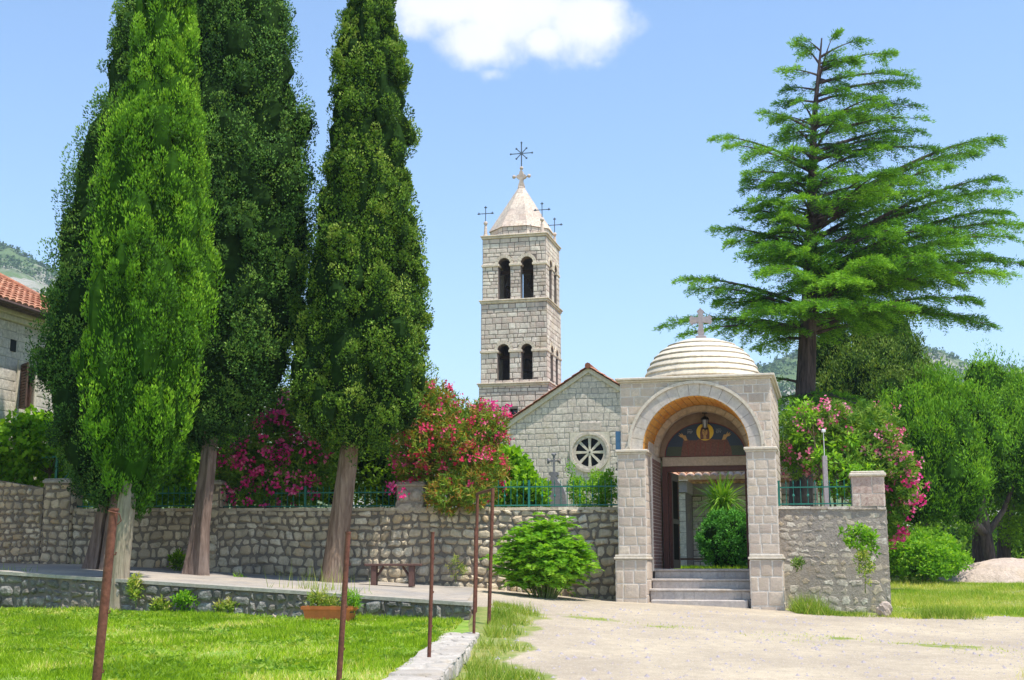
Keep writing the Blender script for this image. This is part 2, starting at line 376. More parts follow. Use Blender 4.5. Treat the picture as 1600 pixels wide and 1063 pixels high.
M['grass'] = leaf_mat('lawn grass', [(.12,.22,.01),(.24,.38,.015),(.36,.49,.03),(.62,.56,.22)], .4, pos=[0,.4,.75,1])
M['grass_dry'] = leaf_mat('dry meadow grass', [(.14,.28,.02),(.30,.42,.05),(.50,.52,.14),(.70,.62,.32)], .4)
M['weed'] = leaf_mat('weed leaves', [(.10,.20,.02),(.20,.32,.035),(.36,.40,.08),(.62,.54,.22)], .35)
M['scrub'] = leaf_mat('hill scrub', [(.05,.10,.03),(.08,.145,.045),(.12,.18,.06)], .1)

# ------------------------------------------------------------------ masonry: real blocks standing out of their mortar
def clip(poly, a, b, c):
    out = []; n = len(poly)
    for i in range(n):
        p, q = poly[i], poly[(i+1)%n]; dp = a*p[0]+b*p[1]-c; dq = a*q[0]+b*q[1]-c
        if dp <= 0: out.append(p)
        if (dp < 0) != (dq < 0) and abs(dp-dq) > 1e-9:
            t = dp/(dp-dq); out.append((p[0]+(q[0]-p[0])*t, p[1]+(q[1]-p[1])*t))
    return out
def area(p): return abs(sum(p[i][0]*p[(i+1)%len(p)][1]-p[(i+1)%len(p)][0]*p[i][1] for i in range(len(p)))/2)
def block(mb, poly, fn, h, bev, dome=.2, rnd=.5, h0=-.004):
    n = len(poly)
    if n < 3: return
    cx = sum(p[0] for p in poly)/n; cz = sum(p[1] for p in poly)/n
    vs = [fn(u, h0, z) for u, z in poly]; top = []
    for u, z in poly:
        d = math.hypot(u-cx, z-cz); k = max(.3, 1-bev/max(d, 1e-4)); top.append((cx+(u-cx)*k, cz+(z-cz)*k))
    vs += [fn(u, h*.8, z) for u, z in top]
    k2 = .55
    vs += [fn(cx+(u-cx)*k2, h*(1+dome*.8), cz+(z-cz)*k2) for u, z in top]
    fs = [(i, (i+1)%n, n+(i+1)%n, n+i) for i in range(n)]
    fs += [(n+i, n+(i+1)%n, 2*n+(i+1)%n, 2*n+i) for i in range(n)]
    fs.append(tuple(2*n+i for i in range(n)))
    mb.add(vs, fs, rnd=rnd, mi=0)
def masonry(mb, u0, u1, z0, z1, fn, row=(.2,.3), wid=(.25,.5), gap=.015, h=.015, bev=.012, jit=.006, wav=0, chamf=.0,
            half=(), circ=(), rects=(), dome=.15, skip=0, rng=None, zbot=None, ztop=None, var=1.0, hv=.4):
    rng = rng or random
    z = z0; r = 0; ph = rng.random()*9
    W = lambda u, z: wav*(math.sin(u*1.3+ph+z*.7)+.6*math.sin(u*3.1+z*2+ph*2))
    while z < z1-.02:
        rh = rng.uniform(*row)
        if z1-z-rh < row[0]*.55: rh = z1-z
        u = u0-(rng.random()*wid[0]*.0)
        first = True
        while u < u1-.01:
            w = rng.uniform(*wid)
            if first: w *= rng.choice((.6, 1)); first = False
            if u1-u-w < wid[0]*.5: w = u1-u
            a, b = u+gap/2, u+w-gap/2; c, d = z+gap/2, z+rh-gap/2
            J = lambda: rng.uniform(-jit, jit)
            if chamf > 0:
                k = [chamf*rng.uniform(.4, 1.3)*min(b-a, d-c) for _ in range(8)]
                P = [(a+k[0], c), (b-k[1], c), (b, c+k[2]), (b, d-k[3]), (b-k[4], d), (a+k[5], d), (a, d-k[6]), (a, c+k[7])]
            else: P = [(a, c), (b, c), (b, d), (a, d)]
            P = [(p+J(), q+J()+W(p, q)) for p, q in P]
            P = [(min(max(p, u0), u1), q) for p, q in P]
            lo = z0 if zbot is None else zbot; hi = z1 if ztop is None else ztop
            if wav: P = clip(clip(P, 0, 1, hi), 0, -1, -lo)
            for hp in half:
                if len(P) >= 3: P = clip(P, *hp)
            for (ra, rb, rc, rd) in rects:
                if len(P) < 3: break
                if max(p for p, q in P) > ra and min(p for p, q in P) < rb and max(q for p, q in P) > rc and min(q for p, q in P) < rd:
                    cands = [clip(P, 1, 0, ra-.002), clip(P, -1, 0, -rb-.002), clip(P, 0, 1, rc-.002), clip(P, 0, -1, -rd-.002)]
                    P = max(cands, key=lambda q: area(q) if len(q) > 2 else 0)
            for (cu, cz, rr, zmin) in circ:
                if len(P) < 3: break
                mx = sum(p for p, q in P)/len(P)-cu; mz = sum(q for p, q in P)/len(P)-cz
                if max(q for p, q in P) < zmin: continue
                if min(math.hypot(p-cu, q-cz) for p, q in P) < rr or math.hypot(mx, mz) < rr+.1:
                    L = math.hypot(mx, mz) or 1; nx, nz = mx/L, mz/L
                    P = clip(P, -nx, -nz, -(nx*cu+nz*cz+rr))
            if len(P) >= 3 and area(P) > .12*w*rh*.8 and rng.random() >= skip:
                block(mb, P, fn, h*rng.uniform(1-hv, 1+hv), bev, dome, min(1, max(0, .5+(rng.random()-.5)*var)))
            u += w
        z += rh; r += 1
def front(v): return lambda u, hh, z: (u, v-hh, z)       # outward is -v
def rightside(u_, ): return lambda v, hh, z: (u_+hh, v, z)
def leftside(u_): return lambda v, hh, z: (u_-hh, v, z)
def arch_poly(cu, hw, z0, zs, n=16):
    return [(cu-hw, z0), (cu+hw, z0)]+[(cu+hw*math.cos(math.pi*i/n), zs+hw*math.sin(math.pi*i/n)) for i in range(n+1)]
def ring(mb, cu, zs, r0, r1, n, fn, h, gap=.006, a0=0, a1=math.pi, sub=3, rnd=None, bev=.006):
    for i in range(n):
        t0 = a0+(a1-a0)*i/n; t1 = a0+(a1-a0)*(i+1)/n; g = gap/r1/2
        o = [(cu+r1*math.cos(t0+g+(t1-t0-2*g)*k/sub), zs+r1*math.sin(t0+g+(t1-t0-2*g)*k/sub)) for k in range(sub+1)]
        q = [(cu+r0*math.cos(t0+g+(t1-t0-2*g)*k/sub), zs+r0*math.sin(t0+g+(t1-t0-2*g)*k/sub)) for k in range(sub, -1, -1)]
        n_ = len(o+q); P = o+q
        vs = [fn(u, -.05, z) for u, z in P]+[fn(u, h, z) for u, z in P]
        fs = [(k, (k+1)%n_, n_+(k+1)%n_, n_+k) for k in range(n_)]
        for k in range(sub): fs.append((n_+k, n_+k+1, n_+n_-2-k, n_+n_-1-k))
        mb.add(vs, fs, rnd=random.random() if rnd is None else rnd)
def tile_roof(mb, O, E, S, cols, rows, amp=.05, lift=.03, sub=6):
    """O eave corner, E vector along the eave, S vector up the slope"""
    O, E, S = Vector(O), Vector(E), Vector(S); N = E.cross(S).normalized()
    if N.z < 0: N = -N
    for i in range(cols):
        for j in range(rows):
            rn = random.random(); vs = []; fs = []
            for jj in (0, 1):
                t = (j+jj*1.08-(.0 if j else 0))/rows
                for k in range(sub+1):
                    s = (i+k/sub)/cols; a = k/sub
                    hgt = amp*math.sin(math.pi*a)**.8 if a < 1 else 0
                    vs.append(O+E*s+S*t+N*(hgt+lift*(1-jj)+random.uniform(-.002,.002)))
            for k in range(sub): fs.append((k, k+1, sub+2+k, sub+1+k))
            b = len(vs)
            for k in range(sub+1):
                s = (i+k/sub)/cols; vs.append(O+E*s+S*((j)/rows)-N*.03)
            for k in range(sub): fs.append((b+k, b+k+1, k+1, k))
            mb.add(vs, fs, rnd=rn)

# ------------------------------------------------------------------ ground
def fbm(X, Y, s, oc=5):
    z = 0; a = 1
    for i in range(oc):
        z = z+a*np.sin(X*s+1.7*i+.8*np.sin(Y*s*1.3+i))*np.cos(Y*s*.9-2.1*i+.7*np.sin(X*s*.7)); a *= .55; s *= 2.03
    return z
def sstep(a, b, x): t = np.clip((x-a)/(b-a), 0, 1); return t*t*(3-2*t)
RW = lambda X: 25.2+(X+10)*(-2.2/9.25)                      # retaining wall front line
WB = ((-16,1.68),(-10,1.6),(-7.4,1.47),(-4.3,1.31),(-2.35,1.2),(-.75,1.12),(2.3,.86),(3,.84))
def walk(X, Y): return np.interp(X, [a for a, b in WB], [b for a, b in WB])-.025*(29-Y)
def lawnz(X, Y): return .5+.0125*(Y-12)-.014*X
def curbx(Y): return np.where(Y < 19, -1.0+(Y-12)*.033-.0*Y, -.77+(Y-19)*.02)
def und(X, Y, a=1): return a*(.03*np.sin(X*1.1+Y*.4)+.02*np.sin(X*.37-Y*1.3)+.012*np.sin(X*3.1+Y*2.3))
def yard(X, Y):
    z = .8-.0428*(27.5-np.minimum(Y, 27.5))-.035*(np.clip(X, -2, 8)-3.5)
    z = z+np.interp(Y, [27.5, 45, 58, 66, 120, 260], [0, .45, 1.15, .6, -2, -6])
    return z+und(X, Y, .8)*np.clip((np.abs(X-4)-2.2)/2, .2, 1)
GO = Vector((3.976, 27.7, 0))
WA = Vector((2.55, 28.95)); WBv = Vector((-10.8, 30.8))
def wall_line(X): return WA.y+(X-WA.x)*(WBv.y-WA.y)/(WBv.x-WA.x)
TER = 1.52
def Gz(X, Y):
    X = np.asarray(X, float); Y = np.asarray(Y, float)
    y = yard(X, Y); w = walk(X, Y)
    k = sstep(-2.5, 1.3, Y-RW(np.maximum(X, -.75)))*(1-sstep(1.8, 2.8, X))
    z = np.where(X > -.75, y+(w-y)*k*(1-sstep(-.75, 2.6, X)*.6), np.where(Y > RW(X)+.17, w, lawnz(X, Y)-.06))
    z = np.where((X <= -.75+.0) & (Y < RW(X)) & (X > curbx(Y)), y, z)
    yw = np.where(X < 3, wall_line(X)+.25, 27.7+(X-3.976)*-.2493+1.05)
    endx = 7.55+(Y-27)*.25
    ter = (Y > yw) & (X < endx)
    z = np.where(ter, TER-np.clip(Y-50, 0, 200)*.02, z)
    return z
def gz(X, Y): return float(Gz(X, Y))
def axis(fine0, fine1, st, far0, far1):
    a = list(np.arange(fine0, fine1, st)); s = st; x = fine1
    while x < far1: a.append(x); s *= 1.18; x += s
    a.append(far1); s = st; x = fine0; b = []
    while x > far0: s *= 1.18; x -= s; b.append(max(x, far0))
    return np.array(b[::-1]+a)
def sheet(name, xs, ys, fz, mat, keep=None, attr=None):
    X, Y = np.meshgrid(xs, ys); Z = fz(X, Y); nx, ny = len(xs), len(ys)
    V = np.stack([X, Y, Z], -1).reshape(-1, 3); I = np.arange(nx*ny).reshape(ny, nx)
    Q = np.stack([I[:-1,:-1], I[:-1,1:], I[1:,1:], I[1:,:-1]], -1).reshape(-1, 4)
    if keep is not None:
        c = V[Q].mean(1); Q = Q[keep(c[:,0], c[:,1])]
        used = np.unique(Q); mp = np.full(len(V), -1); mp[used] = np.arange(len(used)); V = V[used]; Q = mp[Q]
    me = bpy.data.meshes.new(name); me.from_pydata(V.tolist(), [], Q.tolist()); me.materials.append(mat)
    me.polygons.foreach_set('use_smooth', [True]*len(Q))
    if attr is not None:
        a = me.attributes.new('grassy', 'FLOAT', 'POINT'); a.data.foreach_set('value', attr(V[:,0], V[:,1]).astype(np.float32))
    me.update(); o = link(name, me); o['kind'] = 'structure'; return o
def grassy(X, Y):
    g = np.zeros_like(X)
    mead = sstep(25.6, 26.6, Y+.02*(X-8)+.25*np.sin(X*1.7))*sstep(6.6, 8.2, X)     # meadow on the right
    verge = sstep(.0, .35, Y-(27.0-(X-5.2)*.25))*(X > 5.75)*(X < 9)                # foot of the right wall
    g = np.maximum(mead, verge*.9)
    path2 = np.exp(-((Y-(37+.12*(X-14)))/.9)**2)*(X > 11.5)
    g = g*(1-.9*path2)
    line = np.exp(-((Y-(22.6-.35*(X-1)+.3*np.sin(X)))/.5)**2)*sstep(.0, 1.2, X)*(1-sstep(4.4, 5.6, X))
    line2 = np.exp(-((Y-(20.6-.28*(X-5)+.3*np.sin(X*1.3)))/.8)**2)*sstep(3.6, 5.0, X)*(1-sstep(8., 9.5, X))
    g = np.maximum(g, np.maximum(line*.8, line2*.75)*np.clip(.65+.5*fbm(X*1.2, Y*2, 1.7, 4), 0, 1.1))
    g = np.maximum(g, sstep(.55, .0, X-.02*(Y-12)+.3*fbm(X, Y, 1.1, 4))*sstep(23.6, 22.6, Y)*.85)
    g = np.maximum(g, (Y > 31)*1.0*(X < 8)); g = np.maximum(g, sstep(46, 50, Y))
    return g
def ground_mat():
    m, nt, o = newmat('dusty yard')
    n1 = noise(nt, .5, 6, .6); n2 = noise(nt, 5, 8, .7); n3 = noise(nt, 70, 3, .7); n4 = noise(nt, 1.6, 7, .7)
    col = mixc(nt, maprange(nt, n1, .35, .65), (.60,.50,.36), (.42,.345,.26))
    col = mixc(nt, maprange(nt, n2, .40, .70, 0, .6), col, (.34,.285,.215))
    col = mixc(nt, maprange(nt, n3, .54, .66, 0, .8), col, (.20,.175,.15))
    n5 = noise(nt, 38, 2, .5); col = mixc(nt, maprange(nt, n5, .62, .70, 0, .7), col, (.72,.66,.56))
    g = nd(nt, 'ShaderNodeAttribute', attribute_name='grassy').outputs['Fac']
    ad = nd(nt, 'ShaderNodeMath', {0: n4}, operation='ADD'); nt.links.new(g, ad.inputs[1])
    gc = mixc(nt, maprange(nt, n2, .35, .7), (.16,.24,.05), (.36,.33,.12))
    col = mixc(nt, maprange(nt, ad.outputs[0], .98, 1.16), col, gc)
    n6 = noise(nt, 16, 6, .75); col = mixc(nt, maprange(nt, n6, .56, .72, 0, .3), col, (.68,.59,.46)); b = nd(nt, 'ShaderNodeMath', {0: n2, 1: n3}, operation='ADD')
    bp = nd(nt, 'ShaderNodeBump', {'Strength': .6, 'Distance': .05, 'Height': b.outputs[0]})
    p = nd(nt, 'ShaderNodeBsdfPrincipled', {'Base Color': col, 'Roughness': .95, 'Normal': bp.outputs[0]}); p.inputs['Specular IOR Level'].default_value = .15
    nt.links.new(p.outputs[0], o.inputs[0]); return m
def soil_mat(name, a, b, c):
    m, nt, o = newmat(name); n1 = noise(nt, .8, 6, .6); n2 = noise(nt, 7, 7, .7)
    col = mixc(nt, maprange(nt, n1, .4, .62), a, b); col = mixc(nt, maprange(nt, n2, .5, .7, 0, .7), col, c)
    bp = nd(nt, 'ShaderNodeBump', {'Strength': .6, 'Distance': .04, 'Height': n2})
    p = nd(nt, 'ShaderNodeBsdfPrincipled', {'Base Color': col, 'Roughness': .95, 'Normal': bp.outputs[0]}); p.inputs['Specular IOR Level'].default_value = .1
    nt.links.new(p.outputs[0], o.inputs[0]); return m
sheet('ground', axis(-18, 16, .2, -2500, 2500), axis(7, 48, .2, -400, 3200), Gz, ground_mat(), attr=grassy)
sheet('lawn', np.arange(-18, -.2, .15), np.arange(6, 26.5, .15), lambda X, Y: lawnz(X, Y)+und(X, Y, .5), soil_mat('lawn soil', (.14,.26,.03), (.24,.34,.06), (.38,.34,.14)),
      keep=lambda X, Y: (X < curbx(Y)+.1) & (Y < RW(X)+.1))
sheet('walkway', np.arange(-18, -.6, .2), np.arange(22.5, 31.4, .2), lambda X, Y: walk(X, Y)+.01+und(X, Y, .15),
      soil_mat('walkway cement', (.30,.275,.25), (.42,.36,.29), (.22,.18,.14)), keep=lambda X, Y: (Y > RW(X)+.2) & (Y < wall_line(X)+.2))

# ------------------------------------------------------------------ hills
def hill_ridge(px):
    return np.interp(px, [-900,-200,0,45,90,180,330,480,640,720,800,900,1050,1180,1240,1330,1400,1450,1480,1510,1560,1600,1700,1900,2600],
                         [330,340,372,392,412,470,560,610,640,646,655,650,612,578,560,566,556,540,540,556,566,574,590,600,620])
def hill_mat():
    m, nt, o = newmat('scrubby limestone hillside'); n1 = noise(nt, .012, 8, .65); n2 = noise(nt, .09, 6, .7)
    col = mixc(nt, maprange(nt, n1, .46, .56), (.12,.175,.07), (.34,.32,.27)); col = mixc(nt, maprange(nt, n2, .5, .62, 0, .85), col, (.085,.13,.05))
    bp = nd(nt, 'ShaderNodeBump', {'Strength': 1, 'Distance': 4, 'Height': n2})
    p = nd(nt, 'ShaderNodeBsdfPrincipled', {'Base Color': col, 'Roughness': 1, 'Normal': bp.outputs[0]}); p.inputs['Specular IOR Level'].default_value = 0
    nt.links.new(p.outputs[0], o.inputs[0]); return m
def hill_z(pxs, D):
    el = (885-hill_ridge(pxs))/F; t = (D-260)/(820-260)
    prof = np.where(t < 1, np.clip(t, 0, 1)**1.15, 1-.35*(t-1))
    X = (pxs-800)/F*D; rk = fbm(X, D, .02)
    return ZC+el*820*prof*.985+rk*5*np.clip(t, 0, 1)+fbm(X, D, .11, 4)*1.6*np.clip(t*2, 0, 1)-8*(1-np.clip(t*3, 0, 1))
pxs = np.linspace(-900, 2600, 420); Ds = np.linspace(240, 1100, 90)
PX, DD = np.meshgrid(pxs, Ds); ZZ = hill_z(PX, DD); XX = (PX-800)/F*DD
V = np.stack([XX, DD, ZZ], -1).reshape(-1, 3); I = np.arange(V.shape[0]).reshape(DD.shape)
Q = np.stack([I[:-1,:-1], I[:-1,1:], I[1:,1:], I[1:,:-1]], -1).reshape(-1, 4)
me = bpy.data.meshes.new('hills'); me.from_pydata(V.tolist(), [], Q.tolist()); me.materials.append(hill_mat()); me.polygons.foreach_set('use_smooth', [True]*len(Q))
link('hills', me)['kind'] = 'structure'
# leaf quads ---------------------------------------------------------
def unit(a): return a/np.maximum(np.linalg.norm(a, axis=-1, keepdims=True), 1e-9)
def leaves(P, A, L, W, S=None):
    """rhombic leaves: base P, axis A (unit), length L, width W"""
    n = len(P); r = unit(RN.normal(size=(n, 3)) if S is None else S+RN.normal(size=(n, 3))*.7); B = unit(np.cross(A, r))
    L = np.broadcast_to(L, n)[:, None]; W = np.broadcast_to(W, n)[:, None]
    mid = P+A*L*.45
    return np.stack([P, mid+B*W*.5, P+A*L, mid-B*W*.5], 1)
def sph(n): return unit(RN.normal(size=(n, 3)))
n = 9000; hp = RN.uniform(-60, 260, n); hp = np.where(RN.random(n) < .6, RN.uniform(1100, 1700, n), hp); hd = RN.uniform(380, 860, n)
hc = np.stack([(hp-800)/F*hd, hd, hill_z(hp, hd)], -1); keepm = fbm(hc[:,0], hd, .03) > -.45; hc = hc[keepm]
k = 14; cc = np.repeat(hc, k, 0); sz = np.repeat(RN.uniform(1.2, 3.2, len(hc)), k)
P = cc+sph(len(cc))*np.array([1, 1, .8])*sz[:, None]*RN.uniform(.4, 1, (len(cc), 1)); P[:,2] += sz*.5
V = leaves(P, sph(len(P)), sz*.7, sz*.5); o = quadmesh('hill_scrub', V, M['scrub'], None, np.repeat(RN.random(len(hc)), k)*.6+RN.random(len(P))*.4)
tag(o, kind='stuff', label='low green scrub dotted over the distant rocky hillsides', cat='scrub')

# ------------------------------------------------------------------ gate chapel
def gate():
    g = empty('entrance_gate', GO, -TH, 'pale stone arched entrance gate with stepped dome and cross, between the two fenced walls', 'gate')
    zs = 4.09; D = 3.7; HW = 1.63
    # main wall with its arch
    mb = MB(); mb.mi = 1
    mb.holed([(-HW,.45),(HW,.45),(HW,5.58),(-HW,5.58)], [arch_poly(0, 1.15, .46, zs+.03, 28)], 0, 1.5)
    for s in (-1, 1):
        a, b = sorted((s*1.10, s*(HW-.004))); mb.box(a, b, .6, D-.003, .41, 5.575)
    # back wall and flat roof
    mb.holed([(-1.10,1.5),(1.10,1.5),(1.10,5.4),(-1.10,5.4)], [arch_poly(0, .98, 1.51, 4.0, 16)], D-.3, D-.002)
    mb.box(-HW+.003, HW-.003, .003, D-.003, 5.40, 5.60)
    masonry(mb, -HW, HW, 4.12, 5.58, front(0), (.165,.215), (.20,.36), .022, .010, .010, .004, circ=[(0, zs, 1.47, 3.0)])
    for s, f in ((1, rightside(HW)), (-1, leftside(-HW))): masonry(mb, 0, D, .5, 5.56, f, (.165,.215), (.20,.36), .022, .010, .010, .004)
    mb.build('wall', [M['gate'], M['mortar']], g)
    for s in (-1, 1):
        # pilaster
        mb = MB(); mb.mi = 1; a, b = sorted((s*1.085, s*1.70)); 
        mb.box(a, b, -.10, -.002, 1.8, 4.02); a2, b2 = sorted((s*1.085, s*1.149)); mb.box(a2, b2, 0, .68, 1.8, 4.02)
        masonry(mb, a, b, 1.87, 4.02, front(-.10), (.165,.22), (.18,.30), .022, .009, .010, .004)
        masonry(mb, -.10, .68, 1.87, 4.02, (leftside(a) if s > 0 else rightside(b)), (.165,.22), (.2,.32), .022, .009, .010, .004)
        masonry(mb, -.10, .0, 1.87, 4.02, (rightside(b) if s > 0 else leftside(a)), (.165,.22), (.2,.32), .022, .009, .010, .004)
        mb.build('pilaster', [M['gate'], M['mortar']], g)
        mb = MB(); mb.mi = 1; a, b = sorted((s*1.09, s*1.76))
        mb.box(a, b, -.16, .78, .4, 1.74)
        zb = .55 if s > 0 else .68
        masonry(mb, a, b, zb, 1.74, front(-.16), (.24,.32), (.22,.36), .026, .011, .012, .005)
        masonry(mb, -.16, .78, zb, 1.74, (leftside(a) if s > 0 else rightside(b)), (.3,.38), (.24,.42), .024, .014, .012, .005)
        masonry(mb, -.16, .5, zb, 1.74, (rightside(b) if s > 0 else leftside(a)), (.3,.38), (.24,.42), .024, .014, .012, .005)
        mb.build('pedestal', [M['gate'], M['mortar']], g)
        mb = MB()
        mb.bevbox(a-.035, b+.035, -.20, .80, 1.75, 1.80, .01); mb.bevbox(a-.01, b+.01, -.18, .79, 1.80, 1.85, .01); mb.build('base_moulding', M['gate_trim'], g)
        mb = MB(); a, b = sorted((s*1.03, s*1.74)); mb.bevbox(a, b, -.15, .74, 4.055, 4.115, .012); a, b = sorted((s*1.055, s*1.715)); mb.bevbox(a, b, -.125, .72, 4.015, 4.053, .008)
        mb.build('impost', M['gate_trim'], g)
    mb = MB(); mb.box(1.02, 1.95, -.30, .55, .42, .66); mb.bevbox(-1.02, 1.02, -.10, .35, .45, .905, .02); mb.build('plinth', M['step'], g)
    # archivolt
    mb = MB(); ring(mb, 0, zs+.03, 1.15, 1.41, 17, front(0), .035, .008, sub=3); mb.build('archivolt', M['arch'], g)
    mb = MB(); ring(mb, 0, zs+.03, 1.41, 1.475, 20, front(0), .075, .003, sub=3, rnd=.8)
    for s in (-1, 1): mb.prism([(s*1.41, zs+.026), (s*1.475, zs+.12), (s*1.53, zs+.05), (s*1.60, zs+.026)], -.075, .0)
    mb.build('arch_rim', M['gate_trim'], g)
    # soffit of orange bricks, then a stone inner arch
    mb = MB(); mb.mi = 1
    for i in range(24):
        for j, (v0, v1) in enumerate(((0.0,.36),(.375,.74),(.755,1.12),(1.135,1.5))):
            t0 = math.pi*(i+.04+(.5 if j else 0)*0)/24; t1 = math.pi*(i+.96)/24; r0, r1 = 1.128, 1.148
            vs = []
            for v in (v0, v1):
                for t in (t0, t1):
                    for r in (r0, r1): vs.append((r*math.cos(t), v, zs+.03+r*math.sin(t)))
            mb.add(vs, [(0,1,3,2),(4,6,7,5),(0,2,6,4),(1,5,7,3),(0,4,5,1),(2,3,7,6)], rnd=random.random(), mi=0)
    mb.build('soffit', [M['soffit'], M['mortar']], g)
    mb = MB()
    ring(mb, 0, zs, 1.0, 1.16, 15, front(1.5), .03, .004, sub=3)
    ring(mb, 0, zs, 1.002, 1.14, 15, lambda u, hh, z: (u, 1.5+hh, z), .12, .0, sub=3); mb.build('inner_arch', M['lintel'], g)
    # vault
    mb = MB(); n = 20
    for i in range(n):
        t0, t1 = math.pi*i/n, math.pi*(i+1)/n; r0, r1 = 1.06, 1.12
        vs = [(r*math.cos(t), v, zs+r*math.sin(t)) for v in (1.56, D-.3) for t in (t0, t1) for r in (r0, r1)]
        mb.add(vs, [(0,1,3,2),(4,6,7,5),(0,2,6,4),(1,5,7,3)])
    # filler above vault
    mb.prism([(1.10, zs)]+[(1.1*math.cos(math.pi*i/16), zs+1.1*math.sin(math.pi*i/16)) for i in range(17)]+[(-1.10, 5.39),(1.10, 5.39)], 1.502, D-.31)
    mb.build('vault', M['plaster'], g, True)
    mb = MB(); mb.mi = 1
    for s in (-1, 1):
        mb = MB(); mb.mi = 1; a, b = sorted((s*1.045, s*1.098)); mb.box(a, b, .685, 2.15, 1.5, zs)
        masonry(mb, .69, 2.14, 1.56, zs-.1, (leftside(a) if s > 0 else rightside(b)), (.07,.085), (.2,.26), .012, .006, .004, .002)
        mb.build('brick_jamb', [M['jamb'], M['mortar']], g)
    mb = MB()
    for s in (-1, 1):
        pass
    # door wall
    v = 2.15
    mb = MB()
    mb.prism([(1.04, 4.12)]+[(1.06*math.cos(math.pi*i/24), 4.12+1.06*math.sin(math.pi*i/24)) for i in range(25)]+[(-1.04, 4.12)], v, v+.2)
    mb.build('tympanum_wall', M['plaster'], g)
    mb = MB(); mb.bevbox(-1.0, 1.0, v-.05, v+.25, 3.905, 4.118, .012); mb.build('lintel', M['lintel'], g)
    mb = MB()
    for s in (-1, 1):
        a, b = sorted((s*.89, s*1.015)); mb.box(a, b, v, v+.14, 1.5, 3.9)
    mb.box(-.89, .89, v+.002, v+.138, 3.78, 3.9); mb.build('door_frame', M['doorwood'], g)
    # open door leaf
    mb = MB(); ang = R(86); dx, dy = math.cos(ang), math.sin(ang); W_ = .88
    def df(a, t, z): return (-.885+a*dx+t*dy, v+.14+a*dy-t*dx, z)
    def dbox(m_, a0, a1, t0, t1, z0, z1):
        m_.add([df(a, t, z) for z in (z0, z1) for a, t in ((a0,t0),(a1,t0),(a1,t1),(a0,t1))], [(0,3,2,1),(4,5,6,7),(0,1,5,4),(1,2,6,5),(2,3,7,6),(3,0,4,7)])
    dbox(mb, 0, W_, 0, .05, 1.56, 3.77)
    for a0, a1, z0, z1 in ((0,.1,1.56,3.77),(W_-.1,W_,1.56,3.77),(.1,W_-.1,1.56,1.75),(.1,W_-.1,3.6,3.77),(.1,W_-.1,2.6,2.7)): dbox(mb, a0, a1, .05, .075, z0, z1)
    d = mb.build('door', M['doorwood'], g)
    mb = MB()
    for k in range(2): dbox(mb, .11, W_-.11, .051, .06, (1.76, 2.71)[k], (2.59, 3.59)[k])
    mb.build('panel', M['door_face'], d)
    for i in range(12): mb = MB(); mb.ball(df(W_-.05, .08, 1.7+i*.175), .016, 6); mb.build('stud', M['brass'], d)
    # red painted line around the mosaic and mosaic
    EX, EZ = .945, .80
    el = lambda k, a, b, n=40: [(a*math.cos(math.pi*i/n), k+b*math.sin(math.pi*i/n)) for i in range(n+1)]
    mb = MB(); mb.prism(el(4.122, EX, EZ), v-.012, v+.001); mb.build('mosaic_border', M['red'], g)
    fw = -.014
    def flat(name, poly, lay, mat, par, th=.004):
        m_ = MB(); m_.prism(poly, v+fw-lay*.003-th, v+fw-lay*.003); return m_.build(name, mat, par)
    mo = flat('mosaic', el(4.135, EX-.022, EZ-.03), 0, M['mosaic_blue'], g)
    def inell(poly): return [(u, z) for u, z in poly]
    gx = lambda z: (EX-.03)*math.sqrt(max(0, 1-((z-4.135)/(EZ-.03))**2))
    flat('green_field', [(-gx(4.135), 4.137)]+[(gx(4.137), 4.137)]+[(gx(4.38), 4.36),(-gx(4.38), 4.36)], 1, M['mosaic_green'], mo)
    flat('robe', [(-.56,4.14),(-.54,4.30),(-.50,4.50),(-.44,4.56),(-.36,4.50),(-.20,4.50),(-.12,4.53),(.12,4.53),(.22,4.51),(.38,4.50),(.46,4.56),(.53,4.48),(.60,4.30),(.62,4.14)], 2, M['mosaic_robe'], mo)
    for i, (a, b) in enumerate(((-.25,-.2),(-.12,-.1),(.02,.0),(.1,.14),(.26,.32),(-.38,-.42),(.42,.46))):
        flat('robe_fold', [(a,4.14),(a+.012,4.14),(b+.012,4.46),(b,4.46)], 3, M['red'], mo)
    circ = lambda cx, cz, r, n=24, k=1: [(cx+r*math.cos(2*math.pi*i/n), cz+r*k*math.sin(2*math.pi*i/n)) for i in range(n)]
    flat('halo', circ(.01, 4.69, .20), 4, M['mosaic_gold'], mo)
    flat('veil', [(-.10,4.52),(-.105,4.68),(-.08,4.79),(.01,4.83),(.09,4.79),(.115,4.68),(.11,4.52)], 5, M['mosaic_robe'], mo)
    flat('face', circ(.005, 4.69, .062, 16, 1.4)+[], 6, M['mosaic_skin'], mo)
    flat('neck', [(-.03,4.53),(.04,4.53),(.035,4.62),(-.025,4.62)], 7, M['mosaic_skin'], mo)
    for s in (-1, 1): flat('eye', circ(.005+s*.025, 4.705, .010, 8, .6), 8, M['dark'], mo)
    flat('nose', [(.0,4.66),(.012,4.66),(.008,4.70),(.003,4.70)], 8, M['mosaic_robe'], mo); flat('mouth', [(-.015,4.635),(.025,4.635),(.02,4.643),(-.01,4.643)], 8, M['red'], mo)
    for s in (-1, 1):
        flat('hand', [(s*.40,4.50),(s*.47,4.50),(s*.52,4.57),(s*.57,4.585),(s*.62,4.64),(s*.56,4.615),(s*.60,4.68),(s*.53,4.63),(s*.54,4.69),(s*.49,4.62),(s*.44,4.62)][::s], 5, M['mosaic_skin'], mo)
    for i in range(12):
        u = random.choice((-1,1))*random.uniform(.25,.75); z = random.uniform(4.40,4.62)
        if abs(u) < gx(z)-.08 and abs(u) > .64: flat('star', circ(u, z, .012, 5), 3, M['mosaic_grey'], mo)
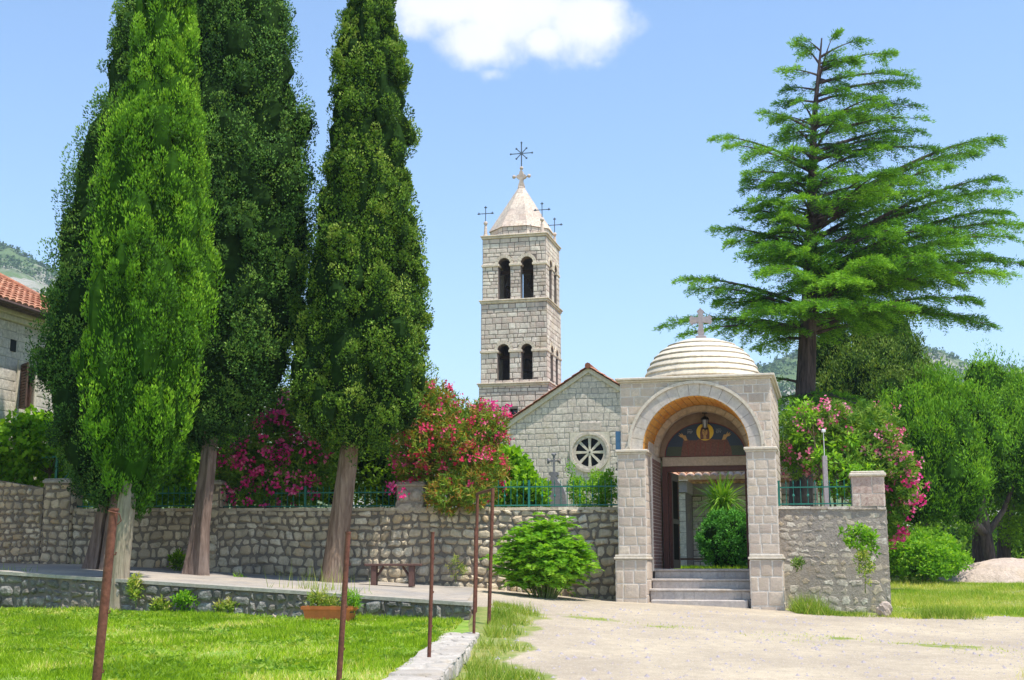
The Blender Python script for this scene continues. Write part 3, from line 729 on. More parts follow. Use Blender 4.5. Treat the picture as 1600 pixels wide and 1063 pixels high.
    for txt, u, bar in (('MP', -.40, .10), ('\u0398V', .26, .12)):
        cu = bpy.data.curves.new('letters', 'FONT'); cu.body = txt; cu.size = .095; cu.extrude = .002
        t = bpy.data.objects.new('letters', cu); C.objects.link(t); bpy.context.view_layer.update()
        me = bpy.data.meshes.new_from_object(t.evaluated_get(bpy.context.evaluated_depsgraph_get())); C.objects.unlink(t); bpy.data.objects.remove(t)
        me.materials.clear(); me.materials.append(M['mosaic_grey'])
        t = link('letters', me, mo); t.location = (u, v+fw-.012, 4.66); t.rotation_euler = (R(90), 0, 0)
        flat('overline', [(u, 4.745),(u+bar, 4.745),(u+bar, 4.753),(u, 4.753)], 4, M['mosaic_grey'], mo)
    # floor, steps
    mb = MB(); mb.box(-1.05, 1.05, .86, D, .5, 1.5); mb.bevbox(-1.075, 1.075, .80, D+.05, 1.50, 1.55, .012); mb.build('floor_slab', M['step'], g)
    for i, (v0, zt, zb) in enumerate(((.10,1.13,.90),(.45,1.34,1.13))):
        mb = MB(); mb.mi = 1; mb.box(-1.06, 1.06, v0+.04, 1.0, zb-.2, zt-.05)
        masonry(mb, -1.06, 1.06, zb, zt-.05, front(v0+.04), (.17,.17), (.14,.24), .012, .008, .006, .003)
        mb.bevbox(-1.085, 1.085, v0, v0+.42, zt-.048, zt, .012, mi=0, rnd=.9); mb.build('step', [M['step'], M['step']], g)
    mb = MB(); mb.mi = 1; mb.box(-1.055, 1.055, .84, .859, 1.3, 1.498); masonry(mb, -1.05, 1.05, 1.34, 1.497, front(.84), (.15,.15), (.16,.26), .012, .008, .006, .003); mb.build('top_riser', [M['step'], M['step']], g)
    # cornice
    mb = MB(); mb.bevbox(-HW-.05, HW+.05, -.06, D+.05, 5.602, 5.645, .012); mb.bevbox(-HW-.10, HW+.10, -.11, D+.1, 5.645, 5.70, .012); mb.build('cornice', M['gate_trim'], g)
    # dome of stepped rings
    mb = MB(); cv = 1.88
    prof = []
    N = 8; r = 1.42; z = 5.70; Z1 = 6.80
    for i in range(N):
        t0 = i/N; t1 = (i+1)/N
        a0 = math.asin(min(1, t0*.96)); a1 = math.asin(min(1, t1*.965))
        r0 = 1.32*math.cos(a0*.97); r1 = 1.32*math.cos(a1*.97); z0 = 5.70+(Z1-5.70)*t0; z1 = 5.70+(Z1-5.70)*t1
        prof += [(r0-.05, z0+.001), (r0+.042, z0), (r0+.04, z0+.02), (r1+.012, z1+.004)]
    for i in range(N):
        seg = prof[i*4:i*4+4]; n = 56
        vs = []; fs = []; off = random.random()
        for rr, zz in seg:
            for j in range(n): t = 2*math.pi*j/n; rw = rr+random.uniform(-.003,.003); vs.append((rw*math.cos(t), cv+rw*math.sin(t), zz))
        for a in range(len(seg)-1):
            for j in range(n): fs.append((a*n+j, a*n+(j+1)%n, (a+1)*n+(j+1)%n, (a+1)*n+j))
        b = len(mb.v); mb.add(vs, fs)
        per = max(4, 14-i)
        for q in range(len(vs)): mb.r[b+q] = .5+.5*math.sin(12.9*int((q%n)/n*per+off*5)+i*7)
    mb.lathe([(1.30,5.70),(.42,6.765),(.34,6.80),(.001,6.83)], 32, (0,cv,0)); mb.build('dome', M['dome'], g)
    mb = MB(); mb.mi = 0
    mb.bevbox(-.15, .15, cv-.11, cv+.11, 6.79, 6.84, .01); mb.bevbox(-.12, .12, cv-.08, cv+.08, 6.84, 6.92, .01)
    H = [(.055,6.92),(.075,7.0),(.05,7.12),(.05,7.24),(.17,7.225),(.20,7.19),(.235,7.22),(.265,7.27),(.24,7.30),(.265,7.34),(.235,7.385),(.20,7.41),(.17,7.375),(.055,7.365),(.055,7.46),(.085,7.50),(.06,7.53),(.03,7.55),(0,7.59)]
    mb.prism(H+[(-a, z) for a, z in H[::-1][1:]], cv-.05, cv+.05); mb.build('stone_cross', M['grave_cross'], g)
    return g
M['grave_cross'] = stone_mat('grey violet cross stone', [(.42,.37,.38),(.42,.37,.38)], (.26,.22,.24), .4, 3, .3)
G = gate()
def gl(u, v, z=0): return Vector((GO.x+u*UX[0]+v*VX[0], GO.y+u*UX[1]+v*VX[1], z))
# lantern hanging in the gate arch
t = empty('hanging_lantern', gl(.05, 1.75, 4.72), -TH, 'black iron lantern hanging in the gate arch before the icon', 'lantern')
mb = MB(); mb.tube([(0,0,.30),(0,0,.44)], .008, 6); mb.lathe([(.02,.30),(.07,.27),(.09,.24),(.10,.22),(.085,.215)], 6); mb.lathe([(.055,-.005),(.07,0),(.07,.015),(.055,.02)], 6); mb.ball((0,0,-.02), .02, 6)
for i in range(6): a = math.pi*i/3; mb.tube([(.058*math.cos(a),.058*math.sin(a),.01),(.085*math.cos(a),.085*math.sin(a),.22)], .006, 4)
mb.tube([(-.06,0,.40),(.06,0,.40)], .045, 8); mb.build('frame', M['iron'], t)
mb = MB(); mb.lathe([(.045,.02),(.068,.21)], 6); mb.build('glass_pane', M['mosaic_grey'], t)
# meter box fixed on the left side of the gate
t = empty('electric_box', gl(-1.632, .35, 4.0), -TH, 'blue grey electric box fixed on the left side of the gate', 'electric box')
mb = MB(); mb.bevbox(-.14, -.018, -.22, .12, .13, .55, .01); mb.build('box', M['blue_box'], t)
mb = MB(); mb.tube([(-.1,-.02,.13),(-.11,-.02,-.2),(-.16,-.05,-.28),(-.06,-.08,-.36),(-.05,0,-.36)], .014, 6); mb.bevbox(-.15,-.07,-.08,.02,-.24,-.12,.01); mb.build('cable', M['iron'], t)

# ------------------------------------------------------------------ bell tower
def tower():
    O = Vector((.07, 62, 0)); t = empty('bell_tower', O, -TH, 'square stone bell tower with paired arches and pyramid spire behind the church', 'bell tower')
    def zc(z): return z
    stages = [(1.74, 1.3, 10.40), (1.67, 10.40, 14.58), (1.62, 14.58, 17.9)]
    D = 3.4
    ops = {1: [(-.52,.31,10.6,12.08),(.66,.28,10.6,12.08)], 2: [(-.50,.31,14.64,16.45),(.66,.32,14.64,16.45)]}
    for si, (hw, z0, z1) in enumerate(stages):
        mb = MB(); mb.mi = 1; T = .45; off = (1.74-hw); v0 = off; v1 = 2*1.74-off
        holes = [arch_poly(c, w, a, b, 12) for c, w, a, b in ops.get(si, [])]
        if si == 0: holes = [[(-.18,8.75),(.20,8.75),(.20,9.18),(-.18,9.18)]]
        fF = lambda u, v, z: (u, v0+v, z); fB = lambda u, v, z: (u, v1-v, z)
        mb.holed([(-hw,z0),(hw,z0),(hw,z1),(-hw,z1)], holes, 0, T, fF); 
        hb = holes if si else []
        mb.holed([(-hw,z0),(hw,z0),(hw,z1),(-hw,z1)], hb, 0, T, fB)
        cm = (v0+v1)/2; fR = lambda v, w, z: (hw-w, cm+v, z); fL = lambda v, w, z: (-hw+w, cm+v, z); q = hw-T-.002
        sh = [arch_poly(c-.07 if si == 1 else c-.07, w, a, b, 12) for c, w, a, b in ops.get(si, [])]
        for f in (fR, fL): mb.holed([(-q,z0+.002),(q,z0+.002),(q,z1-.002),(-q,z1-.002)], sh, 0.002, T, f)
        rc = [(c, b, w+.17, b-.02) for c, w, a, b in ops.get(si, [])]; rr = [(c-w-.01, c+w+.01, a, b+.02) for c, w, a, b in ops.get(si, [])]
        if si == 0: rr = [(-.20,.22,8.72,9.21)]
        kw = dict(row=(.17,.32), wid=(.20,.60), gap=.026, h=.014, bev=.01, jit=.008, wav=.006)
        masonry(mb, -hw, hw, max(z0, 5.5), z1, front(v0), circ=rc, rects=rr, **kw)
        rc2 = [(c-.07+cm, b, w+.17, b-.02) for c, w, a, b in ops.get(si, [])]; rr2 = [(c-.07+cm-w-.01, c-.07+cm+w+.01, a, b+.02) for c, w, a, b in ops.get(si, [])]
        masonry(mb, v0, v1, max(z0, 5.5), z1, rightside(hw), circ=rc2, rects=rr2, **kw)
        masonry(mb, v0, v1, max(z0, 5.5), z1, leftside(-hw), circ=rc2, rects=rr2, **kw)
        mb.box(-hw+T, hw-T, v0+T, v1-T, z0+.05, z0+.18)
        mb.build('wall', [M['tower'], M['tower_mortar']], t)
        for c, w, a, b in ops.get(si, []):
            for fn, cc in ((front(v0), c), (rightside(hw), c-.07+cm)):
                mb = MB(); ring(mb, cc, b+.02, w, w+.16, 9, fn, .04, .012, sub=2); mb.build('arch_ring', M['tower_trim'], t)
        if si:
            zi = ops[si][0][3]
            mb = MB(); c0, w0 = ops[si][0][:2]; c1, w1 = ops[si][1][:2]
            for a, b in ((-hw-.05, c0-w0+.05), (c0+w0-.05, c1-w1+.05), (c1+w1-.05, hw+.05)):
                mb = MB(); mb.bevbox(a, b, v0-.07, v0+T, zi-.10, zi+.02, .012); mb.build('impost', M['tower_trim'], t)
            for a, b in ((v0+T+.004, cm-.07+c0-w0+.05), (cm-.07+c0+w0-.05, cm-.07+c1-w1+.05), (cm-.07+c1+w1-.05, v1)):
                mb = MB(); mb.bevbox(hw-T, hw+.052, a, b, zi-.10, zi+.02, .012); mb.build('impost', M['tower_trim'], t)
        if si == 0:
            mb = MB(); mb.box(-.21,.23,v0+.3,v0+.44,8.7,9.2); mb.build('window', M['glass'], t)
        # ledge on top of the stage
        mb = MB(); hw2 = hw+.06; mb.bevbox(-hw2, hw2, v0-.06, v1+.06, z1-.10, z1+.0, .015); mb.bevbox(-hw2-.05, hw2+.05, v0-.11, v1+.11, z1+.001, z1+.07, .015)
        mb.build('cornice' if si == 2 else 'ledge', M['tower_trim'], t)
    cv = 1.74; k = 1/math.cos(math.pi/8)
    mb = MB(); mb.mi = 1; mb.lathe([(1.50*k, 17.97),(1.50*k, 18.42)], 8, (0,cv,0), math.pi/8)
    for i in range(8):
        a = math.pi*i/4-math.pi/2; hwf = 1.50*math.tan(math.pi/8)
        fn = (lambda A: lambda u, hh, z: ((1.50+hh)*math.cos(A)-u*math.sin(A), cv+(1.50+hh)*math.sin(A)+u*math.cos(A), z))(a)
        masonry(mb, -hwf, hwf, 17.98, 18.41, fn, (.2,.22), (.3,.55), .02, .01, .01, .004)
    mb.build('drum', [M['tower'], M['tower_mortar']], t)
    mb = MB(); n = 7
    for i in range(n):
        r0 = 1.56*(1-i/n)+.14*(i/n); r1 = 1.56*(1-(i+1)/n)+.14*((i+1)/n); z0 = 18.42+2.42*i/n; z1 = 18.42+2.42*(i+1)/n
        for j in range(8):
            a0, a1 = math.pi/8+math.pi*j/4, math.pi/8+math.pi*(j+1)/4; nseg = max(1, int(3*(1-i/n)+.7)); rn = random.random()
            for q in range(nseg):
                def pt(r, z, s): 
                    p0 = Vector((r*k*math.cos(a0), cv+r*k*math.sin(a0), z)); p1 = Vector((r*k*math.cos(a1), cv+r*k*math.sin(a1), z)); return p0.lerp(p1, s)
                e = .004/max(.1, r0); s0, s1 = q/nseg+e, (q+1)/nseg-e
                P = [pt(r0+.012, z0, s0), pt(r0+.012, z0, s1), pt(r1+.03, z1-.01, s1), pt(r1+.03, z1-.01, s0)]
                Pb = [pt(r0-.05, z0, s0), pt(r0-.05, z0, s1), pt(r1-.03, z1, s1), pt(r1-.03, z1, s0)]
                mb.add(P+Pb, [(0,1,2,3),(0,4,5,1),(1,5,6,2),(2,6,7,3),(3,7,4,0)], rnd=random.random())
    mb.lathe([(1.50*k,18.40),(.08,20.80)], 8, (0,cv,0), math.pi/8, rnd=.2)
    mb.build('spire', M['spire'], t)
    # stone trefoil finial and iron cross
    z0 = 20.84; mb = MB(); mb.lathe([(.20,z0-.06),(.20,z0),(.15,z0+.04)], 12, (0,cv,0))
    H = [(.18,z0+.04),(.13,z0+.22),(.085,z0+.36),(.10,z0+.46),(.22,z0+.52),(.27,z0+.60),(.22,z0+.68),(.11,z0+.72),(.085,z0+.86),(0,z0+.98)]
    mb.prism(H+[(-a,z) for a, z in H[::-1][1:]], cv-.09, cv+.09)
    for p in ((-.40,.62),(.40,.62),(0,1.06)): mb.ball((p[0], cv, z0+p[1]), .10, 10)
    for s in (-1, 1): mb.tube([(s*.24,cv,z0+.6),(s*.32,cv,z0+.62)], .03, 6)
    mb.build('finial', M['spire'], t, True)
    mb = MB(); c = Vector((0,cv,z0+1.86)); mb.tube([(0,cv,z0+1.1),(0,cv,z0+2.42)], .032, 6)
    for a, L in ((0,.57),(math.pi,.57),(math.pi/4,.38),(3*math.pi/4,.38),(5*math.pi/4,.38),(7*math.pi/4,.38)):
        e = c+Vector((math.cos(a)*L, 0, math.sin(a)*L)); mb.tube([c, e], .026, 6); mb.ball(e, .055, 6)
    mb.ball((0,cv,z0+2.45), .055, 6); mb.build('iron_cross', M['cross_iron'], t)
    for i, (u, v) in enumerate(((-1.50,.22),(1.42,.22),(1.42,3.2),(-1.50,3.2))):
        mb = MB(); mb.lathe([(.13,17.97),(.13,18.03),(.10,18.05),(.065,18.5),(.055,18.55)], 8, (u,v,0)); mb.ball((u,v,18.65), .11, 10); p = mb.build('pinnacle', M['spire'], t, True)
        mb = MB(); zz = 18.74; mb.tube([(u,v,zz),(u,v,zz+.72)], .022, 6); mb.tube([(u-.34,v,zz+.42),(u+.34,v,zz+.42)], .022, 6)
        for a, b in ((-.35,.42),(.35,.42),(0,.74)):
            mb.ball((u+a,v,zz+b), .05, 6); 
            for da, db in ((.05,0),(-.05,0),(0,.05)): mb.ball((u+a+da,v,zz+b+db), .032, 5)
        mb.build('iron_cross', M['cross_iron'], p)
    # timber frame and bells
    mb = MB()
    mb.box(-1.25,1.25,cv-.1,cv+.1,11.9,12.08); mb.build('beam', M['brown_wood'], t); mb = MB(); mb.box(-1.2,1.2,cv-.1,cv+.1,16.3,16.48)
    mb.tube([(.9,cv+.3,14.8),(.1,cv+.3,16.2)], .07, 6); mb.tube([(-.8,cv-.2,14.7),(-.2,cv-.2,16.2)], .06, 6); mb.tube([(-.2,cv-.2,14.7),(-.8,cv-.2,15.6)], .05, 6); mb.build('bell_frame', M['brown_wood'], t)
    for u, z in ((-.5,16.3),(.66,16.3),(.3,11.9)):
        mb = MB(); mb.lathe([(.04,0),(.14,-.05),(.2,-.2),(.24,-.42),(.33,-.62),(.36,-.68),(.32,-.68)], 16, (u,cv,z)); mb.ball((u,cv,z-.7),.06,8); mb.build('bell', M['bronze'], t, True)
tower()

# ------------------------------------------------------------------ church
def church():
    O = Vector((3.27, 54, 0)); t = empty('church', O, -TH, 'pale stone church with gable front, round wheel window and tiled roof', 'church')
    hw = 3.45; ez = 7.62; ap = 9.80; L = 17; sl = (ap-ez)/hw
    mb = MB(); mb.mi = 1
    wheel = [(.73*math.cos(2*math.pi*i/28), 6.35+.73*math.sin(2*math.pi*i/28)) for i in range(28)]
    mb.holed([(-hw,1.3),(hw,1.3),(hw,ez),(0,ap),(-hw,ez)], [wheel], 0, .5)
    nl = math.hypot(sl, 1)
    masonry(mb, -hw, hw, 1.6, ap, front(0), (.22,.34), (.24,.52), .026, .012, .012, .012, .012, .06,
            half=[(sl, 1, ap-.02), (-sl, 1, ap-.02)], rects=[(-.86,.88,5.5,7.2)], dome=.1)
    mb.box(-hw, -hw+.5, .502, L, 1.3, ez-.02); mb.box(hw-.5, hw, .502, L, 1.3, ez-.02); mb.prism([(-hw,1.3),(hw,1.3),(hw,ez),(0,ap),(-hw,ez)], L, L+.5)
    masonry(mb, 0, L, 4.5, ez-.2, leftside(-hw), (.22,.34), (.3,.6), .026, .012, .012, .01)
    mb.build('wall', [M['church'], M['church_mortar']], t)
    for s in (-1, 1):
        mb = MB(); a = s
        q = [(s*0, ap-.05), (s*0, ap+.15), (s*(hw+.10), ez+.15-.10*sl), (s*(hw+.10), ez-.05-.16*sl)]
        mb.prism(q, -.10, .40); mb.build('raking_cornice', M['cornice'], t)
    for s in (-1, 1):
        E_ = Vector((0, L+.8, 0)); S_ = Vector((-s*(hw+.30), 0, (hw+.30)*sl)); Oo = Vector((s*(hw+.30), -.20, ap+.20-(hw+.30)*sl))
        mb = MB(); tile_roof(mb, Oo, E_, S_, 70, 11, .045, .03, 5)
        mb.add([Oo+Vector((0,0,-.02)), Oo+E_+Vector((0,0,-.02)), Oo+E_+S_+Vector((0,0,-.02)), Oo+S_+Vector((0,0,-.02))], [(0,1,2,3)])
        mb.build('roof', M['tile'], t)
    mb = MB()
    for i in range(40): mb.tube([(0, -.24+i*.45, ap+.22),(0, -.24+i*.45+.50, ap+.24)], [.13,.11], 8, rnd=random.random())
    mb.build('ridge', M['tile'], t)
    mb = MB(); mb.mi = 0
    mb.holed([(-.84,5.50),(.86,5.50),(.86,7.20),(-.84,7.20)], [[(.01+.78*math.cos(2*math.pi*i/32), 6.35+.78*math.sin(2*math.pi*i/32)) for i in range(32)]], -.025, .1); mb.build('window_panel', M['cornice'], t)
    fn = front(0); mb = MB(); ring(mb, .01, 6.35, .74, .85, 16, fn, .09, .004, 0, 2*math.pi, 3, bev=0); ring(mb, .01, 6.35, .60, .74, 16, fn, .04, .003, 0, 2*math.pi, 3); w = mb.build('wheel_window', M['church'], t)
    mb = MB()
    for i in range(8):
        a = math.pi*i/4; c, s_ = math.cos(a), math.sin(a); P = []
        for r, hwid in ((.05,.04),(.62,.062)):
            P += [(r, hwid), (r, -hwid)]
        P = [P[0], P[1], P[3], P[2]]
        mb.prism([(.01+x*c-y*s_, 6.35+x*s_+y*c) for x, y in P], -.01, .08)
    mb.build('spoke', M['cornice'], w)
    mb = MB(); mb.prism([(.01+.1*math.cos(2*math.pi*i/12), 6.35+.1*math.sin(2*math.pi*i/12)) for i in range(12)], -.02, .09); mb.prism([(.01+x,6.35+z) for x, z in ((-.035,-.035),(.035,-.035),(.035,.035),(-.035,.035))], -.03, -.021, mi=1); mb.build('hub', [M['cornice'], M['dark']], w)
    mb = MB(); mb.prism([(.01+.72*math.cos(2*math.pi*i/24), 6.35+.72*math.sin(2*math.pi*i/24)) for i in range(24)], .12, .15); mb.build('glass_pane', M['glass'], w)
    mb = MB(); mb.bevbox(-.42,.5,-.03,.05,7.26,7.62,.015); mb.build('stone_tablet', M['church'], t)
church()

# ------------------------------------------------------------------ stone walls
def wall_obj(name, A, B, zb0, zb1, zt0, zt1, th, label, mats, kw, cap=.0, ends=True, cat='wall', top_rubble=True, back=False):
    """A,B ground points (x,y): u runs from A to B, outward face is to the right hand of the walker looking back (towards camera)"""
    A = Vector(A); B = Vector(B); L = (B-A).length; ang = math.atan2(B.y-A.y, B.x-A.x)
    t = empty(name, (A.x, A.y, 0), ang, label, cat)
    mb = MB(); mb.mi = 1; zb = min(zb0, zb1)-.3
    n = max(2, int(L/.5)); tops = [zt0+(zt1-zt0)*i/n for i in range(n+1)]
    poly = [(0, zb), (L, zb)]+[(L*i/n, tops[i]) for i in range(n, -1, -1)]
    mb.holed(poly, [], 0, th)
    s = (zt1-zt0)/L
    masonry(mb, 0, L, zb+.1, max(zt0, zt1), front(0), half=[(-s, 1, zt0)], ztop=max(zt0,zt1)+.2, **kw)
    if ends:
        masonry(mb, 0, th, zb+.1, zt1, rightside(L), **kw); masonry(mb, 0, th, zb+.1, zt0, leftside(0), **kw)
    t_ = mb.build('stonework', mats, t)
    if cap:
        mb = MB(); x = 0
        while x < L-.02:
            w = min(random.uniform(.35,.8), L-x); 
            if L-x-w < .15: w = L-x
            z = zt0+s*(x+w/2); e = random.uniform(-.012,.012)
            mb.add([(x+.006,-.03-e,z-.01),(x+w-.006,-.03+e,z-.01),(x+w-.006,th+.02,z-.01),(x+.006,th+.02,z-.01),
                    (x+.006,-.02-e,z+cap+e),(x+w-.006,-.02+e,z+cap-e),(x+w-.006,th+.01,z+cap),(x+.006,th+.01,z+cap)],
                   [(0,3,2,1),(4,5,6,7),(0,1,5,4),(1,2,6,5),(2,3,7,6),(3,0,4,7)], rnd=random.random()); x += w
        mb.build('coping', mats[0], t)
    return t
RUB = dict(row=(.13,.24), wid=(.14,.34), gap=.034, h=.030, bev=.018, jit=.024, wav=.03, chamf=.32, dome=.45, hv=.7)
RM = [M['rubble'], M['rubble_mortar']]
main = wall_obj('churchyard_wall', WBv, WA, 1.55, .85, 2.90, 2.86, .5, 'long grey rubble stone wall with coping carrying the green fence left of the gate', RM, RUB, cap=.06)
P0 = at(-120, 885, 31.3)
tall = wall_obj('high_wall', (P0.x, P0.y), (WBv.x-.42, WBv.y+.02), 1.6, 1.6, 3.95, 3.45, .5, 'taller grey rubble wall at the far left with a rounded top edge', RM, dict(RUB, row=(.11,.2), wid=(.11,.26)), cap=.0)
# pillar at the corner
def pillar(name, P, w, z0, z1, label, mats, kw, capm, capo=.05, rz=-TH, caph=.07):
    t = empty(name, (P[0], P[1], 0), rz, label, 'pillar'); mb = MB(); mb.mi = 1
    mb.box(-w/2, w/2, 0, w, z0, z1)
    for f, a, b in ((front(0), -w/2, w/2), (rightside(w/2), 0, w), (leftside(-w/2), 0, w)): masonry(mb, a, b, z0, z1, f, **kw)
    mb.build('shaft', mats, t)
    mb = MB(); mb.bevbox(-w/2-capo, w/2+capo, -capo, w+capo, z1, z1+caph, .015); mb.bevbox(-w/2-capo*.4, w/2+capo*.4, -capo*.4, w+capo*.4, z1+caph+.001, z1+caph+.04, .015); mb.build('cap', capm, t)
    return t
mw = math.atan2(WA.y-WBv.y, WA.x-WBv.x)
pillar('stone_pillar', (WBv.x-.02, WBv.y-.16), .66, 1.3, 3.56, 'grey stone pillar with flat cap ending the high wall at far left', RM, dict(RUB, row=(.15,.26), wid=(.2,.34)), M['cement'], rz=mw)
q = at(322, 760, 30.0); pillar('stone_pillar', (q.x, wall_line(q.x)-.03), .55, 1.2, 3.5, 'grey stone pillar on the wall behind the middle cypress trunk', RM, dict(RUB, row=(.15,.26), wid=(.2,.34)), M['cement'], rz=mw)
q = at(640, 760, 29.5); pillar('stone_pillar', (q.x, wall_line(q.x)+.02), .62, 2.8, 3.42, 'brownish stone pillar half hidden under the red oleander', [M['rubble_warm'], M['rubble_warm_mortar']], dict(RUB, row=(.2,.3), wid=(.3,.5)), M['rubble_warm'], rz=mw)
# right wall
RA = gl(1.66, .62); RB = gl(3.93, .62)
RW2 = dict(row=(.09,.21), wid=(.10,.30), gap=.045, h=.005, bev=.01, jit=.035, wav=.03, chamf=.42, dome=.25, hv=.9, skip=.16)
wall_obj('churchyard_wall', (RA.x, RA.y), (RB.x, RB.y), .8, .6, 2.84, 2.80, .5, 'short pale rubble wall right of the gate with a climbing plant', [M['rubble_warm'], M['rubble_warm_mortar']], RW2, cap=.05)
q = gl(3.575, .60); pillar('brick_pillar', (q.x, q.y), .66, 2.86, 3.50, 'pink and cream block pillar topping the right end of the wall', [M['pier'], M['mortar']], dict(row=(.2,.3), wid=(.25,.62), gap=.014, h=.012, bev=.01, jit=.004, dome=.1), M['gate_trim'])
# retaining wall
a = (-13.0, RW(-13.0)); b = (-.72, RW(-.72))
t = empty('retaining_wall', (a[0], a[1], 0), math.atan2(b[1]-a[1], b[0]-a[0]), 'low dark rubble retaining wall with pale cement edge above the lawn', 'wall')
L = math.hypot(b[0]-a[0], b[1]-a[1]); mb = MB(); mb.mi = 1; n = 24; ca = (b[0]-a[0])/L
ztf = lambda u: float(walk(a[0]+u*ca, RW(a[0]+u*ca)))
poly = [(0,.3),(L,.3)]+[(L*i/n, ztf(L*i/n)-.05) for i in range(n, -1, -1)]; mb.holed(poly, [], 0, .35)
for i in range(n):
    u0, u1 = L*i/n, L*(i+1)/n; z0, z1 = ztf(u0)-.055, ztf(u1)-.055; s = (z1-z0)/(u1-u0)
    masonry(mb, u0, u1, .42, max(z0,z1), front(0), half=[(-s,1,z0-s*u0)], ztop=2, **dict(RUB, row=(.12,.24), wid=(.14,.34)))
masonry(mb, 0, .35, .42, ztf(L)-.06, rightside(L), **RUB)
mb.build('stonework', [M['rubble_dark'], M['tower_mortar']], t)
mb = MB()
for i in range(48):
    u0, u1 = L*i/48, L*(i+1)/48; z0, z1 = ztf(u0), ztf(u1); e0, e1 = .05+.012*math.sin(i*1.9), .05+.012*math.sin((i+1)*1.9)
    mb.add([(u0,-e0,z0-.05),(u1,-e1,z1-.05),(u1,.40,z1-.05),(u0,.40,z0-.05),(u0,-e0,z0+.012),(u1,-e1,z1+.012),(u1,.40,z1+.018),(u0,.40,z0+.018)], [(0,3,2,1),(4,5,6,7),(0,1,5,4),(2,3,7,6)]+([(3,0,4,7)] if i == 0 else [])+([(1,2,6,5)] if i == 47 else []))
mb.build('coping', M['cement'], t)
# curb wall
t = empty('curb_wall', (0,0,0), 0, 'low whitish stone curb wall edging the lawn beside the yard', 'curb')
mb = MB(); mb.mi = 1; ys = np.linspace(7, 19.2, 26)
for y0, y1 in zip(ys[:-1], ys[1:]):
    P = [(float(curbx(y))+o, y) for y, o in ((y0,-.22),(y0,.28),(y1,.28),(y1,-.22))]
    mb.add([(p, q, float(lawnz(-1,q))-.85) for p, q in P]+[(p, q, float(lawnz(-1,q))+.03) for p, q in P], [(0,3,2,1),(4,5,6,7),(1,2,6,5),(3,0,4,7)]+([(0,1,5,4)] if y0 == ys[0] else [])+([(2,3,7,6)] if y1 == ys[-1] else []))
KW = dict(gap=.02, h=.016, bev=.02, jit=.035, wav=.02, chamf=.3, dome=.3, hv=.9)
masonry(mb, -.24, .30, 7, 19.25, lambda u, hh, z: (float(curbx(z))+u, z, float(lawnz(-1,z))+.03+hh), (.22,.5), (.2,.5), **KW)
masonry(mb, 7, 19.25, -.5, .03, lambda u, hh, z: (float(curbx(u))+.28+hh, u, float(lawnz(-1,u))+z), (.14,.26), (.2,.5), **KW)
mb.build('stonework', [M['curb'], M['cement']], t)

# ------------------------------------------------------------------ green fences on the walls
def fence(A, B, z0, z1, label, posts=(0,1), sp=.14, finial=True):
    A = Vector(A); B = Vector(B); L = (B-A).length; t = empty('iron_fence', (A.x, A.y, z0), math.atan2(B.y-A.y, B.x-A.x), label, 'fence')
    H = z1-z0; mb = MB(); 
    for z in (.06, H-.12): mb.box(0, L, -.012, .012, z-.014, z+.014)
    mb.build('rail', M['green_paint'], t)
    n = int(L/sp)
    for i in range(n+1):
        u = L*i/n; mb = MB(); mb.tube([(u,0,.03),(u,0,H-.02)], .008, 5); mb.lathe([(.012,H-.04),(.012,H-.02),(.001,H+.05)], 5, (u,0,0))
        if i%6 == 2 or i%6 == 4:
            mb.lathe([(.008,H*.38),(.03,H*.45),(.008,H*.52)], 6, (u,0,0))
        mb.build('bar', M['green_paint'], t)
    for s in posts:
        mb = MB(); mb.box(L*s-.024, L*s+.024, -.024, .024, -.06, H+.03); mb.build('post', M['green_paint'], t)
    return t
def onwall(px, off=.22): 
    # point of the wall line seen at image column px
    k = (px-800)/F; X = 0
    for _ in range(30): X = k*(wall_line(X)+off)*1.003
    return (X, wall_line(X)+off)
fence(onwall(102), onwall(312), 2.96, 3.44, 'green iron fence on the wall between the left pillar and middle cypress', (0, .5, 1))
fence(onwall(335), onwall(628), 2.93, 3.42, 'green iron fence on the wall under the left pink oleander', (0, .5, 1))
fence(onwall(655), onwall(964), 2.92, 3.52, 'green iron fence on the wall between the red oleander and the gate', (0, .56))
p = gl(1.70, .85); q = gl(3.24, .85); fence((p.x,p.y), (q.x,q.y), 2.88, 3.42, 'green iron fence on the wall right of the gate', (0, 1), .15)

# ------------------------------------------------------------------ churchyard: gravestone, outbuilding behind gate, pergola, lamp post
q = at(866, 790, 33.5); t = empty('gravestone', (q.x, q.y, TER), -TH, 'dark grey gravestone with shouldered top and cross behind the fence', 'gravestone'); t.scale = (1.05, 1, 1.12)
mb = MB(); H = [(.30,0),(.31,1.55),(.30,1.72),(.25,1.86),(.16,1.97),(.09,2.05),(.07,2.14),(.12,2.17),(.12,2.22),(.07,2.24)]
mb.prism(H+[(-a,z) for a,z in H[::-1]], -.07, .07); mb.build('slab', M['grave'], t)
mb = MB(); mb.box(-.025,.025,-.02,.02,2.24,2.60)
for a, b in ((-.13,2.50),(.13,2.50),(0,2.64)): mb.ball((a,0,b), .045, 8); 
mb.box(-.13,.13,-.018,.018,2.475,2.525)
for a, b in ((-.15,2.54),(-.15,2.46),(.15,2.54),(.15,2.46),(-.04,2.66),(.04,2.66)): mb.ball((a,0,b), .03, 6)
mb.build('cross', M['grave'], t)
